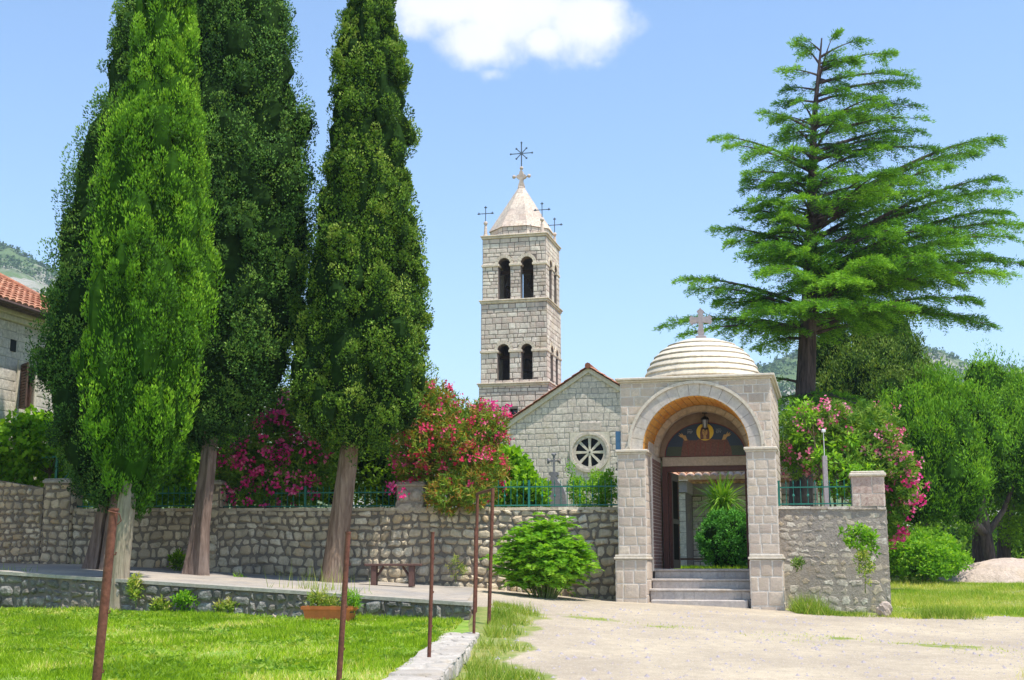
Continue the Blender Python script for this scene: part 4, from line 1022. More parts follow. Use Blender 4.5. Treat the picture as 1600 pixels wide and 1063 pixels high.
def outbuilding():
    O = at(1062, 880, 42); t = empty('outbuilding', (O.x, O.y, 0), -TH, 'low stone outbuilding with bleached tile roof seen through the gate', 'outbuilding')
    mb = MB(); mb.mi = 1; L = 4.4
    mb.box(0, L, 0, .4, 1.3, 4.25); mb.box(-.0, .45, -1.9, -.002, 1.3, 4.2); mb.box(L-.4,L,.402,4,1.3,4.25); mb.box(0,.4,.402,4,1.3,4.25); mb.box(.402,L-.402,3.6,4,1.3,4.25)
    masonry(mb, .45, L, 1.5, 3.85, front(0), (.16,.28), (.2,.42), .02, .015, .012, .006)
    masonry(mb, 0, .45, 1.5, 3.85, front(-1.9), (.3,.4), (.45,.45), .01, .01, .01, .004)
    mb.build('wall', [M['church'], M['tower_mortar']], t)
    mb = MB(); mb.bevbox(-.05, L, -.16, -.001, 3.87, 4.24, .01); mb.bevbox(-.06, .5, -2.0, -.17, 3.87, 4.24, .01); mb.build('eaves_band', M['grave_cross'], t)
    mb = MB(); tile_roof(mb, (-.25,-2.2,4.27), (L+.5,0,0), (0,4.3,1.55), 20, 9, .075, .06, 8); mb.build('roof', M['tile_pale'], t)
    mb = MB(); tile_roof(mb, (L+.25,6.2,4.3), (-L-.5,0,0), (0,-4.1,1.52), 20, 8, .075, .06, 4); mb.build('roof', M['tile_pale'], t)
outbuilding()
q = at(1093, 830, 37); t = empty('low_rail', (q.x, q.y, TER), -TH, 'thin brown wooden rail along the churchyard lawn seen through the gate', 'rail')
mb = MB(); mb.box(-.9,.5,-.03,.03,.26,.32); mb.build('rail', M['bench'], t); 
for x in (-.82, .38): mb = MB(); mb.box(x-.03,x+.03,-.03,.03,-.05,.26); mb.build('leg', M['bench'], t)
# grey lamp post with white cap
q = at(1291, 780, 29.6); t = empty('lamp_post', (q.x, q.y, TER), 0, 'grey metal post with white cap behind the right fence', 'post')
mb = MB(); mb.box(-.05,.05,-.05,.05,0,2.6); mb.build('post', M['grave_cross'], t)
mb = MB(); mb.tube([(0,0,2.6),(0,0,3.14)], .009, 6); mb.bevbox(-.045,.045,-.04,.04,3.14,3.22,.015); mb.build('lamp_head', M['white_paint'], t)
# vine pergola at left
q = at(87, 760, 31.6); t = empty('pergola', (q.x, q.y, TER), mw, 'green metal vine pergola with slanting brace behind the left wall', 'pergola')
for x in (0, 1.9): mb = MB(); mb.box(x-.03,x+.03,x-.03,x+.03,0,2.75); mb.build('post', M['green_paint'], t)
mb = MB(); mb.box(-.4,.45,-.025,.025,2.72,2.77); mb.box(1.2,1.25,-.4,2,2.71,2.76); mb.build('beam', M['green_paint'], t)
mb = MB(); mb.tube([(.12,-.1,2.0),(.42,-.1,2.4),(.62,-.1,2.62),(1.1,-.1,2.62)], .022, 6); mb.build('brace', M['green_paint'], t)

# ------------------------------------------------------------------ house at left
def house():
    O = Vector((-12.8, 32, 0)); t = empty('stone_house', O, -TH, 'pale stone house with terracotta roof at the far left edge', 'house')
    f = lambda v, hh, z: (hh, v, z); Z1 = 8.02
    mb = MB(); mb.mi = 1; wz = [(1.05, 2.05, 5.45, 6.65)]
    v0, v1 = -8, 2.7
    win = (.56, 1.22, 5.58, 6.72)
    mb.holed([(v0,1.2),(v1,1.2),(v1,Z1),(v0,Z1)], [[(win[0],win[2]),(win[1],win[2]),(win[1],win[3]),(win[0],win[3])]], 0, .4, lambda v, w, z: (-w, v, z))
    mb.box(-7,-.402,v1-.4,v1,1.2,Z1); mb.box(-7,-.402,v0,v0+.4,1.2,Z1); mb.box(-7.4,-7.002,v0,v1,1.2,Z1); mb.box(-7,-.4,v0+.4,v1-.4,Z1-.4,Z1-.2)
    masonry(mb, v0+5, v1, 3.0, Z1-.28, f, (.2,.3), (.35,.7), .014, .012, .01, .004, rects=[(win[0]-.1,win[1]+.1,win[2]-.1,win[3]+.1)])
    mb.build('wall', [M['house'], M['house_mortar']], t)
    mb = MB(); mb.bevbox(-.35,.10,v0,v1+.1,Z1-.26,Z1-.12,.02); mb.bevbox(-.35,.18,v0,v1+.18,Z1-.119,Z1,.02); mb.build('cornice', M['cornice'], t)
    mb = MB(); mb.tube([(.5,v0,Z1+.03),(.5,v1+.45,Z1+.03)], .07, 8); mb.build('gutter', M['brown_wood'], t)
    mb = MB()
    S_ = Vector((-3.95,0,2.0)); tile_roof(mb, (.52,v0-.3,Z1+.06), (0,(v1-v0)+.7,0), S_, 44, 11, .055, .04, 6)
    tile_roof(mb, (-7.9,v0-.3,Z1+.06), (0,(v1-v0)+.7,0), (4.35,0,2.0), 44, 8, .055, .04, 4)
    r_ = mb.build('roof', M['tile'], t)
    mb = MB()
    for s_ in range(10): a = Vector((.52,v1+.4,Z1+.12))+S_*(s_/10); b = Vector((.52,v1+.4,Z1+.14))+S_*((s_+1.1)/10); mb.tube([a, b], [.11,.09], 8, rnd=random.random())
    mb.build('verge_tiles', M['tile'], r_)
    mb = MB(); mb.prism([(.3,Z1+.001),(-7.7,Z1+.001),(-3.45,Z1+1.9)], v1-.4, v1-.01); mb.build('gable', M['house'], t)
    a, b, c, d = win
    mb = MB(); F_ = lambda v, w, z: (.03-w, v, z)
    mb.holed([(a-.1,c-.1),(b+.1,c-.1),(b+.1,d+.1),(a-.1,d+.1)], [[(a,c),(b,c),(b,d),(a,d)]], 0, .1, F_); w = mb.build('window', M['cornice'], t)
    mb = MB(); F2 = lambda v, w_, z: (-.06-w_, v, z); mb.holed([(a,c),(b,c),(b,d),(a,d)], [[(a+.07,c+.07),(b-.07,c+.07),(b-.07,d-.07),(a+.07,d-.07)]], 0, .08, F2); mb.build('frame', M['brown_wood'], w)
    mb = MB(); mb.box(-.22,-.2,a+.05,b-.05,c+.05,d-.05); mb.build('glass_pane', M['glass'], w)
    for (h0, sgn, ang) in ((a, -1, R(52)), ):
        mb = MB(); W_ = .50
        def sp(k, o, z): return (.05+k*math.sin(ang)+o*math.cos(ang), h0+sgn*k*math.cos(ang)+o*math.sin(ang), z)
        def sb(k0,k1,o0,o1,z0,z1): mb.add([sp(k,o,z) for z in (z0,z1) for k,o in ((k0,o0),(k1,o0),(k1,o1),(k0,o1))], [(0,3,2,1),(4,5,6,7),(0,1,5,4),(1,2,6,5),(2,3,7,6),(3,0,4,7)])
        sb(0,.06,0,.04,c,d); sb(W_-.06,W_,0,.04,c,d); sb(.06,W_-.06,0,.04,c,c+.07); sb(.06,W_-.06,0,.04,d-.07,d)
        for i in range(13): z = c+.09+i*(d-c-.18)/13; sb(.06,W_-.06,.005,.03,z,z+.05)
        mb.build('shutter', M['brown_wood'], w)
    mb = MB(); mb.box(.013,.03,.1,.32,7.0,7.3); mb.build('air_vent', M['dark'], t)
house()

# ------------------------------------------------------------------ small street things
def post(px, py_top, Y, zb, rad, lean, label, clampz=None):
    tp = at(px, py_top, Y); t = empty('iron_post', (tp.x-lean*(tp.z-zb), Y, zb), 0, label, 'iron post', 'rusty iron posts'); H = tp.z-zb
    mb = MB(); mb.tube([(0,0,-.1),(lean*H*.5+.004,0,H*.5),(lean*H,0,H)], [rad, rad, rad*.95], 12); mb.build('pole', M['rust'], t, True)
    mb = MB(); mb.tube([(lean*H,0,H-.005),(lean*H,0,H+.012)], rad*1.08, 12); mb.build('cap', M['rust'], t, True)
    mb = MB()
    if clampz:
        mb.tube([(lean*H-rad*.9,-rad,H-.01),(lean*H+rad*1.5,-rad,H-.03),(lean*H+rad*1.9,-rad*.8,H-.08),(lean*H+rad*1.1,-rad*.9,H-.11)], .005, 5)
        mb.build('wire_loop', M['rust'], t)
    for i in range(3): z = H*(.25+.27*i); mb = MB(); mb.tube([(lean*z+rad*.7,-.005,z),(lean*z+rad*1.4,-.005,z),(lean*z+rad*1.5,-.005,z+.02)], .006, 5); mb.build('wire_hook', M['rust'], t)
post(178, 797, 9.6, .45, .035, .052, 'thickest rusty iron post, nearest, standing before the leftmost trunk', True)
post(544, 833, 11.8, float(lawnz(-1.4,11.8)), .026, .045, 'rusty iron post in front of the orange planter')
post(676, 833, 14.7, float(lawnz(-1,14.7))+.04, .022, .02, 'thin rusty iron post rising from the curb right of the bench')
post(743, 827, 19.0, float(lawnz(-.8,19))+.04, .022, .012, 'thin rusty iron post at the far end of the curb')
p1 = at(746, 770, 22.3); p2 = at(770, 763, 21.0)
t = empty('goal_frame', (p2.x, p2.y, gz(p2.x, p2.y)), 0, 'tall rusty iron frame of two posts and a crossbar by the path', 'iron frame'); o = t.location
mb = MB(); mb.tube([(-.06,0,-.1),(0,0,p2.z-o.z)], .03, 8); mb.build('post', M['rust'], t, True)
mb = MB(); mb.tube([(p1.x-o.x-.03,p1.y-o.y,-.3),(p1.x-o.x,p1.y-o.y,p1.z-o.z)], .028, 8); mb.build('post', M['rust'], t, True)
mb = MB(); mb.tube([(0,0,p2.z-o.z-.02),(p1.x-o.x,p1.y-o.y,p1.z-o.z-.02)], .026, 8); mb.build('crossbar', M['rust'], t, True)
# bench
q = at(614, 915, 27.6); zb = gz(q.x, q.y); zb = float(walk(q.x, q.y))+.01
t = empty('bench', (q.x, q.y, zb), R(-3), 'small weathered red brown wooden bench against the long wall', 'bench'); hw_ = .60
mb = MB(); mb.bevbox(-hw_, hw_, -.17, -.005, .43, .475, .008); mb.bevbox(-hw_, hw_, .005, .17, .43, .475, .008); mb.build('seat', M['bench'], t)
for s in (-1, 1):
    mb = MB(); mb.bevbox(s*.40-.055, s*.40+.055, -.14, .14, 0, .428, .008); mb.build('leg', M['bench'], t)
    mb = MB(); mb.tube([(s*.34,0,.22),(s*.20,0,.42)], .025, 6); mb.build('brace', M['bench'], t)
# orange planter
q = at(515, 975, 22.4); zb = float(lawnz(q.x, q.y)); t = empty('flower_trough', (q.x, q.y, zb), R(-12), 'orange terracotta trough with weedy green plants on the lawn', 'planter')
mb = MB()
def tr(z, a, b, e=.0): return [(-a,-b,z),(a,-b,z),(a,b,z),(-a,b,z)]
L_ = [tr(0,.38,.15), tr(.20,.42,.18), tr(.205,.45,.20), tr(.26,.455,.205), tr(.26,.42,.17), tr(.20,.41,.16)]
mb.add([p for l in L_ for p in l], [(3,2,1,0)]+[(i*4+j, i*4+(j+1)%4, i*4+4+(j+1)%4, i*4+4+j) for i in range(5) for j in range(4)]); mb.build('trough', M['terracotta'], t)
mb = MB(); mb.box(-.415,.415,-.165,.165,.15,.22); mb.build('soil', M['soil'], t); TROUGH = t
# rocks
def rock(P, s, label, mat):
    me = bpy.data.meshes.new('rock'); import bmesh; bm = bmesh.new(); bmesh.ops.create_icosphere(bm, subdivisions=3, radius=1)
    ph = random.random()*9
    for v_ in bm.verts:
        c = v_.co; c *= 1+.16*math.sin(c.x*3+ph)+.12*math.sin(c.y*4+ph*2+c.z*3)+.06*math.sin(c.z*9+c.x*7); c.x *= s[0]; c.y *= s[1]; c.z *= s[2]
    bm.to_mesh(me); bm.free(); me.materials.append(mat); a = me.attributes.new('rnd','FLOAT','POINT'); a.data.foreach_set('value',[.4]*len(me.vertices))
    o = link('rock', me, None, P); tag(o, label, 'rock')
q = at(1262, 955, 26.7); rock((q.x, q.y, gz(q.x,q.y)+.07), (.16,.12,.10), 'brown rock lying in the weeds right of the gate', M['pier'])
q = at(1381, 952, 26.3); rock((q.x, q.y, gz(q.x,q.y)+.12), (.17,.14,.17), 'upright pale boulder at the foot of the wall end', M['sand'])
# sand heap
def heap():
    xs = np.linspace(-1, 1, 50); ys = np.linspace(-1, 1, 30); X, Y = np.meshgrid(xs, ys); c = at(1572, 905, 45)
    Z = 1.05*np.clip(1-np.abs(X)**2.1*.95-Y**2, 0, 1)**.75; Z = Z+.05*fbm(X, Y, 4, 4)*np.clip(Z*3, 0, 1)-.25
    V = np.stack([c.x+X*2.5, c.y+Y*1.8, yard(c.x+X*2.5, c.y+Y*1.8)+Z], -1).reshape(-1,3); I = np.arange(1500).reshape(30,50); Q = np.stack([I[:-1,:-1], I[:-1,1:], I[1:,1:], I[1:,:-1]], -1).reshape(-1,4)
    me = bpy.data.meshes.new('sand_heap'); me.from_pydata(V.tolist(), [], Q.tolist()); me.materials.append(M['sand']); me.polygons.foreach_set('use_smooth',[True]*len(Q))
    tag(link('sand_heap', me), 'pale brown heap of sand on the meadow at the right edge', 'sand heap')
heap()

#FOLIAGE
# ------------------------------------------------------------------ foliage
def lobes_crown(cent, lrad, lh, per, L, W, up=.7, outw=.5, rnd_=.55, shell=.55, mode='up', cen0=None, tipb=.15, tang=True, sub=0):
    """cent (n,3) lobe centres, lrad (n,), lh (n,) half heights. returns leaf quads and tints"""
    if sub:
        n = len(cent); s1 = sph(n*sub); k1 = RN.uniform(.50, .86, (n*sub, 1)); r1 = np.repeat(lrad, sub); h1 = np.repeat(lh, sub)
        cent = np.repeat(cent, sub, 0)+s1*np.stack([r1, r1, h1], -1)*k1; b1 = np.repeat(RN.uniform(.2, .65, n), sub)+RN.uniform(-.22, .22, n*sub)
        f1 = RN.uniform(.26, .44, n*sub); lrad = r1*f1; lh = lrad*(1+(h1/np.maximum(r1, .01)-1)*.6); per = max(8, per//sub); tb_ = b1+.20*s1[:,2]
    n = len(cent); C_ = np.repeat(cent, per, 0); r = np.repeat(lrad, per)[:, None]; h = np.repeat(lh, per)[:, None]
    s = sph(len(C_)); rad = RN.uniform(shell, 1, (len(C_), 1))
    P = C_+np.concatenate([s[:, :2]*r, s[:, 2:]*h], 1)*rad
    P[:, 2] += (h[:, 0])*.0
    out = s.copy()
    A = unit(out*outw+np.array([0, 0, up])+RN.normal(size=P.shape)*rnd_)
    l = L*RN.uniform(.6, 1.3, len(P)); w = W*RN.uniform(.7, 1.2, len(P))
    base = np.repeat(RN.uniform(.15, .75, n) if not sub else tb_+RN.normal(size=n)*.10, per)
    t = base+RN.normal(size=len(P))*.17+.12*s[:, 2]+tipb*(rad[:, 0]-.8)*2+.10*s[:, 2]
    return leaves(P, A, l, w, out if tang else None), t
def core(name, zs, cx, cy, rx, parent, mat, k=.72, amp=.14):
    n = 28; vs = []; fs = []
    for i, z in enumerate(zs):
        for j in range(n):
            a = 2*math.pi*j/n; r = rx[i]*k*(1+amp*math.sin(a*5+z*2.3)+amp*.7*math.sin(a*9-z*4.1)+random.uniform(-.05,.05))
            vs.append((cx[i]+r*math.cos(a), cy[i]+r*math.sin(a), z))
    for i in range(len(zs)-1):
        for j in range(n): fs.append((i*n+j, i*n+(j+1)%n, (i+1)*n+(j+1)%n, (i+1)*n+j))
    fs.append(tuple(range(n))); fs.append(tuple((len(zs)-1)*n+j for j in range(n)))
    return MB().add(vs, fs).build(name, mat, parent)
def lobe_cores(cen, lr_, lh_, inv, parent, mat, k=.62):
    nu, nv = 9, 6; a = np.linspace(0, 2*np.pi, nu, endpoint=False); e = np.linspace(-np.pi/2, np.pi/2, nv)
    T_ = np.stack([np.outer(np.cos(e), np.cos(a)), np.outer(np.cos(e), np.sin(a)), np.repeat(np.sin(e)[:,None], nu, 1)], -1).reshape(-1, 3)
    I = np.arange(nu*nv).reshape(nv, nu); q = np.stack([I[:-1], np.roll(I, -1, 1)[:-1], np.roll(I, -1, 1)[1:], I[1:]], -1).reshape(-1, 4)
    n = len(cen); V = cen[:,None]+T_[None]*np.stack([lr_, lr_, lh_], -1)[:,None]*k*RN.uniform(.8, 1.15, (n, len(T_), 1))
    Q = V[:, q].reshape(-1, 4, 3)
    quadmesh('inner_foliage', Q+inv, mat, parent)
def cypress(name, label, Y, outline, trunk, lmat, cmat, bmat, nl, per, lr, ratio, L, W, up=.8, outw=.5, rn=.5):
    zz = []; cx = []; rr = []
    for py, xl, xr in outline:
        a = at(xl, py, Y); b = at(xr, py, Y); zz.append(a.z); cx.append((a.x+b.x)/2); rr.append((b.x-a.x)/2*1.06)
    zz, cx, rr = np.array(zz), np.array(cx), np.array(rr); o = np.argsort(zz); zz, cx, rr = zz[o], cx[o], rr[o]
    tb = at(*trunk[0][:3]); root = empty(name, (0, 0, 0), 0, label, 'cypress tree', 'cypress trees along the wall')
    root.location = (tb.x, tb.y, tb.z); inv = np.array([-tb.x, -tb.y, -tb.z])
    z = np.linspace(zz[0], zz[-1], 400); w = np.interp(z, zz, rr)+.15; cz = RN.choice(z, nl, p=w/w.sum())+RN.uniform(-.05, .05, nl)
    R_ = np.interp(cz, zz, rr); X_ = np.interp(cz, zz, cx); th = RN.uniform(0, 2*np.pi, nl)
    bump = 1+.10*np.sin(th*3+cz*1.7)+.08*np.sin(th*5-cz*2.9+1)+.05*np.sin(cz*6+th*2)
    l = lr*RN.uniform(.6, 1.35, nl)*np.clip(R_/1.2, .5, 1.15)
    rad = np.clip(R_*(.5+.5*bump)*RN.uniform(.70, 1.0, nl)-l*.72, .02, None)
    keep = np.ones(nl, bool)
    cen = np.stack([X_+rad*np.cos(th), Y+rad*np.sin(th), cz], -1)
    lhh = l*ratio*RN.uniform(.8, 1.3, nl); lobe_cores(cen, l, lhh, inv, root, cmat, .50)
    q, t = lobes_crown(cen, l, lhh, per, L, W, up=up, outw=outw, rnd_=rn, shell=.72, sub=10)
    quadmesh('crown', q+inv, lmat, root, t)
    zc = np.linspace(zz[0]+.25, zz[-1]-.2, 60)
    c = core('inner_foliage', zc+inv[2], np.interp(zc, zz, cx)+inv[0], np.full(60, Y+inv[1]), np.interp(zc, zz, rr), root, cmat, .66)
    for i, st in enumerate([trunk] if not isinstance(trunk[0], list) else trunk):
        pass
    pts = [at(*p[:3]) for p in trunk]; 
    return root, inv
def flute_trunk(name, pts, rads, mat, root, inv, nf=5, amp=.16, flat=1.0):
    n = 26; vs = []; fs = []; pts = [Vector(p) for p in pts]; m = 24; tot = len(pts)-1
    for i in range(m+1):
        t = i/m*tot; k = min(int(t), tot-1); f = t-k; p = pts[k].lerp(pts[k+1], f); r = rads[k]+(rads[k+1]-rads[k])*f
        for j in range(n):
            a = 2*math.pi*j/n; rr = r*(1+amp*math.sin(nf*a+.9*math.sin(i*.22))+amp*.5*math.sin((nf*2+1)*a+i*.15)+random.uniform(-.015,.015))*(1+.25*math.exp(-i*.9)*abs(math.sin(a*2.5+1)))
            vs.append((p.x+rr*math.cos(a)+inv[0], p.y+rr*math.sin(a)*flat+inv[1], p.z+inv[2]))
    for i in range(m):
        for j in range(n): fs.append((i*n+j, i*n+(j+1)%n, (i+1)*n+(j+1)%n, (i+1)*n+j))
    fs.append(tuple(range(n))); fs.append(tuple(m*n+j for j in range(n)))
    return MB().add(vs, fs).build(name, mat, root, True)
def pz(px, Y, z): p = at(px, 800, Y); s = (z-p.z); return (p.x+0*s, Y, z)
# dark cypress furthest left (two leaning stems)
wz = lambda X, Y: float(walk(X, Y))
b = at(165, 885, 28.4)
r0, iv = cypress('cypress_tree', 'dark wide cypress at far left, half behind the bright one, with two leaning grey stems', 28.4,
  [(770,150,215),(740,118,250),(700,92,270),(650,68,285),(600,60,290),(540,66,290),(480,66,290),(420,80,290),(360,86,285),(300,100,285),(240,118,285),(180,142,285),(120,160,288),(60,178,285),(0,190,280),(-80,205,270),(-160,225,262),(-240,238,252)],
  [(155, 887, 28.4)], M['l_dark'], M['core_d'], M['bark_red'], 310, 1150, .54, 1.5, .062, .038, up=.8, outw=.8, rn=.4)
zb = wz(b.x, 28.4)
flute_trunk('trunk', [pz(152,28.4,zb-.1), pz(163,28.4,zb+1.0), pz(176,28.4,zb+2.1), pz(185,28.4,zb+4)], [.22,.17,.14,.12], M['bark_red'], r0, iv, 4, .2)
flute_trunk('trunk', [pz(172,28.2,zb-.1), pz(176,28.2,zb+1.0), pz(186,28.2,zb+2.1), pz(192,28.2,zb+4)], [.19,.15,.14,.12], M['bark_red'], r0, iv, 3, .2)
# second: tall dark cypress in the middle
b = at(312, 900, 28.2); zb = wz(b.x, 28.2)
r0, iv = cypress('cypress_tree', 'tall dark green cypress in the middle, its split grey trunk against the wall', 28.6,
  [(690,305,345),(665,280,375),(640,262,410),(600,250,440),(560,250,462),(500,250,476),(440,250,484),(400,250,486),(340,250,492),(280,255,490),(200,262,485),(140,268,478),(80,275,470),(20,280,458),(-60,290,445),(-160,305,430),(-260,325,405),(-330,345,380)],
  [(312, 900, 28.6)], M['l_dark'], M['core_d'], M['bark_red'], 330, 1250, .58, 1.45, .062, .038, up=.8, outw=.8, rn=.4)
flute_trunk('trunk', [pz(306,28.3,zb-.1), pz(313,28.3,zb+1.0), pz(322,28.4,zb+2.4), pz(332,28.6,zb+5), pz(350,28.6,zb+8)], [.20,.16,.14,.12,.05], M['bark_red'], r0, iv, 4, .2)
flute_trunk('trunk', [pz(318,28.1,zb-.1), pz(319,28.1,zb+1.0), pz(326,28.25,zb+2.4), pz(334,28.5,zb+4.2), pz(345,28.6,zb+6)], [.13,.11,.10,.08,.03], M['bark_red'], r0, iv, 3, .2)
# third: bright front cypress
b = at(190, 948, 24.7)
zb = float(lawnz(b.x, 24.7))
r0, iv = cypress('cypress_tree', 'bright green cypress in front at left, standing through the retaining wall edge', 24.9,
  [(772,192,218),(755,170,240),(720,152,262),(680,140,282),(640,133,296),(590,128,312),(540,130,324),(480,134,328),(420,142,330),(360,150,330),(300,158,327),(240,166,324),(180,178,318),(120,190,312),(60,200,306),(0,210,302),(-80,222,296),(-160,232,288),(-240,245,275)],
  [(192, 948, 24.9)], M['l_bright'], M['core_b'], M['bark'], 310, 1250, .44, 2.6, .078, .029, up=1.2, outw=.6, rn=.3)
flute_trunk('trunk', [pz(190,24.75,zb-.15), pz(191,24.75,zb+.8), pz(197,24.75,zb+2.1), pz(203,24.85,zb+3.2), pz(215,24.9,zb+6)], [.21,.18,.165,.14,.04], M['bark_pale'], r0, iv, 3, .06)
# fourth: narrow olive green cypress
b = at(525, 905, 28.0); zb = wz(b.x, 27.9)
r0, iv = cypress('cypress_tree', 'narrow olive green cypress right of the others, with a smooth brown trunk', 28.2,
  [(700,535,562),(690,508,592),(672,480,625),(650,462,648),(620,454,664),(590,450,674),(550,456,678),(500,466,676),(450,474,670),(400,480,664),(350,486,660),(300,492,655),(250,499,651),(200,505,648),(150,512,643),(100,519,638),(50,528,630),(0,538,623),(-50,550,612),(-110,566,596),(-150,576,586)],
  [(525, 905, 28.2)], M['l_olive'], M['core_d'], M['bark'], 440, 850, .38, 1.5, .056, .036, up=.8, outw=.8, rn=.4)
flute_trunk('trunk', [pz(521,28.0,zb-.1), pz(528,28.0,zb+1.0), pz(541,28.05,zb+2.6), pz(548,28.15,zb+3.6), pz(556,28.2,zb+7)], [.27,.235,.205,.18,.05], M['bark'], r0, iv, 3, .07)

# the cedar ------------------------------------------------------------
def cedar():
    Y0 = 36.0; base = at(1252, 880, Y0); bx = base.x
    root = empty('cedar_tree', (base.x, Y0, TER), 0, 'large spreading cedar with tiered level branches, tallest tree right of the gate', 'cedar tree'); inv = np.array([-base.x, -Y0, -TER])
    tz = [at(1250, y, Y0).z for y in (880,750,560,400,200,60)]; tx = [at(x, y, Y0).x for x, y in ((1250,880),(1252,750),(1261,560),(1267,400),(1271,200),(1284,60))]; tr = [.36,.31,.25,.17,.09,.02]
    tz[0] = TER-.1
    flute_trunk('trunk', [(x, Y0, z) for x, z in zip(tx, tz)], tr, M['bark_dark'], root, inv, 7, .05)
    TXs = lambda z: np.interp(z, tz, tx)
    B = []   # start z, tip (x,y,z), size
    def br(y0, px, py, dY, s=1): 
        p = at(px, py, Y0+dY); B.append((at(1265, y0, Y0).z, (p.x, p.y, p.z), s))
    for a in [(100,1256,72,.2),(118,1232,110,-.3),(135,1300,60,0),(80,1262,64,0),(90,1335,66,0),(112,1384,84,.3),(130,1405,118,-.3),(160,1226,160,.3),(150,1415,132,.2),(205,1200,175,.2),
              (262,1128,215,.4),(270,1145,228,-.8),(285,1175,270,-.6),(190,1418,165,.3),(215,1425,185,-.4),(240,1430,205,.5),(250,1455,235,-.2),
              (395,1128,357,.5),(405,1150,378,-.7),(420,1180,400,1.0),(345,1545,218,0),(352,1510,240,1.0),(365,1475,262,-1.0),(400,1572,300,.4),(405,1548,280,-.6),
              (430,1592,352,.2),(440,1560,332,1.2),(445,1570,370,-1.0),(472,1592,412,.3),(480,1560,430,-1.3),(475,1535,400,1.5),(500,1540,508,.2),(505,1515,470,-.8),(500,1490,500,1.0),
              (480,1072,438,.5),(488,1095,452,-.7),(490,1130,470,1.3),(515,1046,508,.8),(520,1085,520,-.4),(518,1120,500,1.6),(600,1168,592,.6),(612,1350,640,-1.6),(615,1340,626,-.9),(620,1205,632,-1.4),(625,1300,650,-2.4),(622,1230,648,-2.2),(618,1320,662,-2.0)]: br(*a)
    for y0, px, py, dY in [(420,1200,385,-2.6),(430,1390,360,-2.8),(460,1330,440,-3.6),(450,1215,425,-3.4),(300,1310,270,-2.0),(330,1380,300,-2.2),(250,1240,235,-1.6),(200,1300,180,-1.4),(480,1440,410,-3.0),(490,1290,480,-3.8),(500,1180,490,-2.8),(500,1400,480,-3.3),
                           (400,1230,360,3),(380,1400,330,3),(450,1340,420,3.6),(300,1330,280,2.2),(200,1340,185,1.6),(480,1420,440,3.4),(150,1310,140,-1),(160,1340,150,1),(340,1250,310,-2.2),(350,1450,300,-1.6),(460,1500,380,-2.4),(470,1480,420,-1.8),(440,1420,390,-1)]: br(y0, px, py, dY, 1.1)
    for i in range(72):
        y0 = random.uniform(90, 535); e = min(3.8, .5+(y0-60)/460*3.6); a = random.uniform(0, 2*math.pi); z0 = at(1265, y0, Y0).z
        L = e*random.uniform(.6, 1)*(1.15 if math.cos(a) > 0 else .75); B.append((z0, (TXs(z0)+L*math.cos(a), Y0+L*math.sin(a), z0+L*random.uniform(.05,.3)), 1))
    Q = []; T = []; wood = MB()
    for z0, tip, s in B:
        p0 = np.array([TXs(z0), Y0, z0]); p3 = np.array(tip); L = np.linalg.norm(p3-p0)
        rise = .10*L; p1 = p0+(p3-p0)*.35+np.array([0,0,rise*.6]); p2 = p0+(p3-p0)*.75+np.array([0,0,rise])
        bez = lambda t: (1-t)**3*p0+3*(1-t)**2*t*p1+3*(1-t)*t*t*p2+t**3*p3
        pts = [bez(t) for t in np.linspace(0, 1, 9)]
        wood.tube([p+inv for p in pts], [max(.012, (.028+.012*L)*(1-.92*i/8)) for i in range(9)], 6)
        d = unit((p3-p0)*np.array([1,1,.35])); side = unit(np.cross(d, [0,0,1])); tint = random.uniform(.25,.75)
        nb = int(max(8, L*7.4))
        for k in range(nb):
            t = random.uniform(.10, 1) if k > 1 else 1.0
            t = 1-(1-t)**1.15; c = bez(t); sg = random.choice((-1, 1)); ang = R(random.uniform(20, 70))
            l2 = (.26+.26*L*(1-t)**.8+random.uniform(0,.42)**1.3)*s
            if t > .97: ang *= .3
            dd = unit(d*math.cos(ang)+side*sg*math.sin(ang)+np.array([0,0,random.uniform(-.10,.22)]))
            m = int(44+90*l2); u = RN.random(m)**.8
            drop = np.stack([np.zeros(m), np.zeros(m), -.36*l2*u**2], -1)
            wdt = (.02+.30*(1-u)**.8*np.clip(u*4, 0, 1))*min(l2, 1.0)*.62
            e2 = unit(np.cross(dd, [0,0,1])); off = RN.normal(size=m)*wdt
            P = c+dd*l2*u[:, None]+e2*off[:, None]+drop+np.array([0,0,1])*(RN.normal(size=m)*.035-np.abs(off)*.25)[:, None]
            A = unit(dd*.8+e2*(np.sign(off)*.75)[:, None]+RN.normal(size=(m,3))*.45+np.array([0,0,-.02]))
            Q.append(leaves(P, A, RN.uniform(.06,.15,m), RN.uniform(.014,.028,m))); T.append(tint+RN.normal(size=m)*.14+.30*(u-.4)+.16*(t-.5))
            if l2 > .5: wood.tube([c+inv, c+dd*l2*.6+inv-np.array([0,0,.05*l2])], [.012,.005], 4, caps=False)
    wood.build('branch', M['bark_dark'], root)
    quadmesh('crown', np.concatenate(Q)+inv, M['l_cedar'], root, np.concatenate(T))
    return len(B)
cedar()

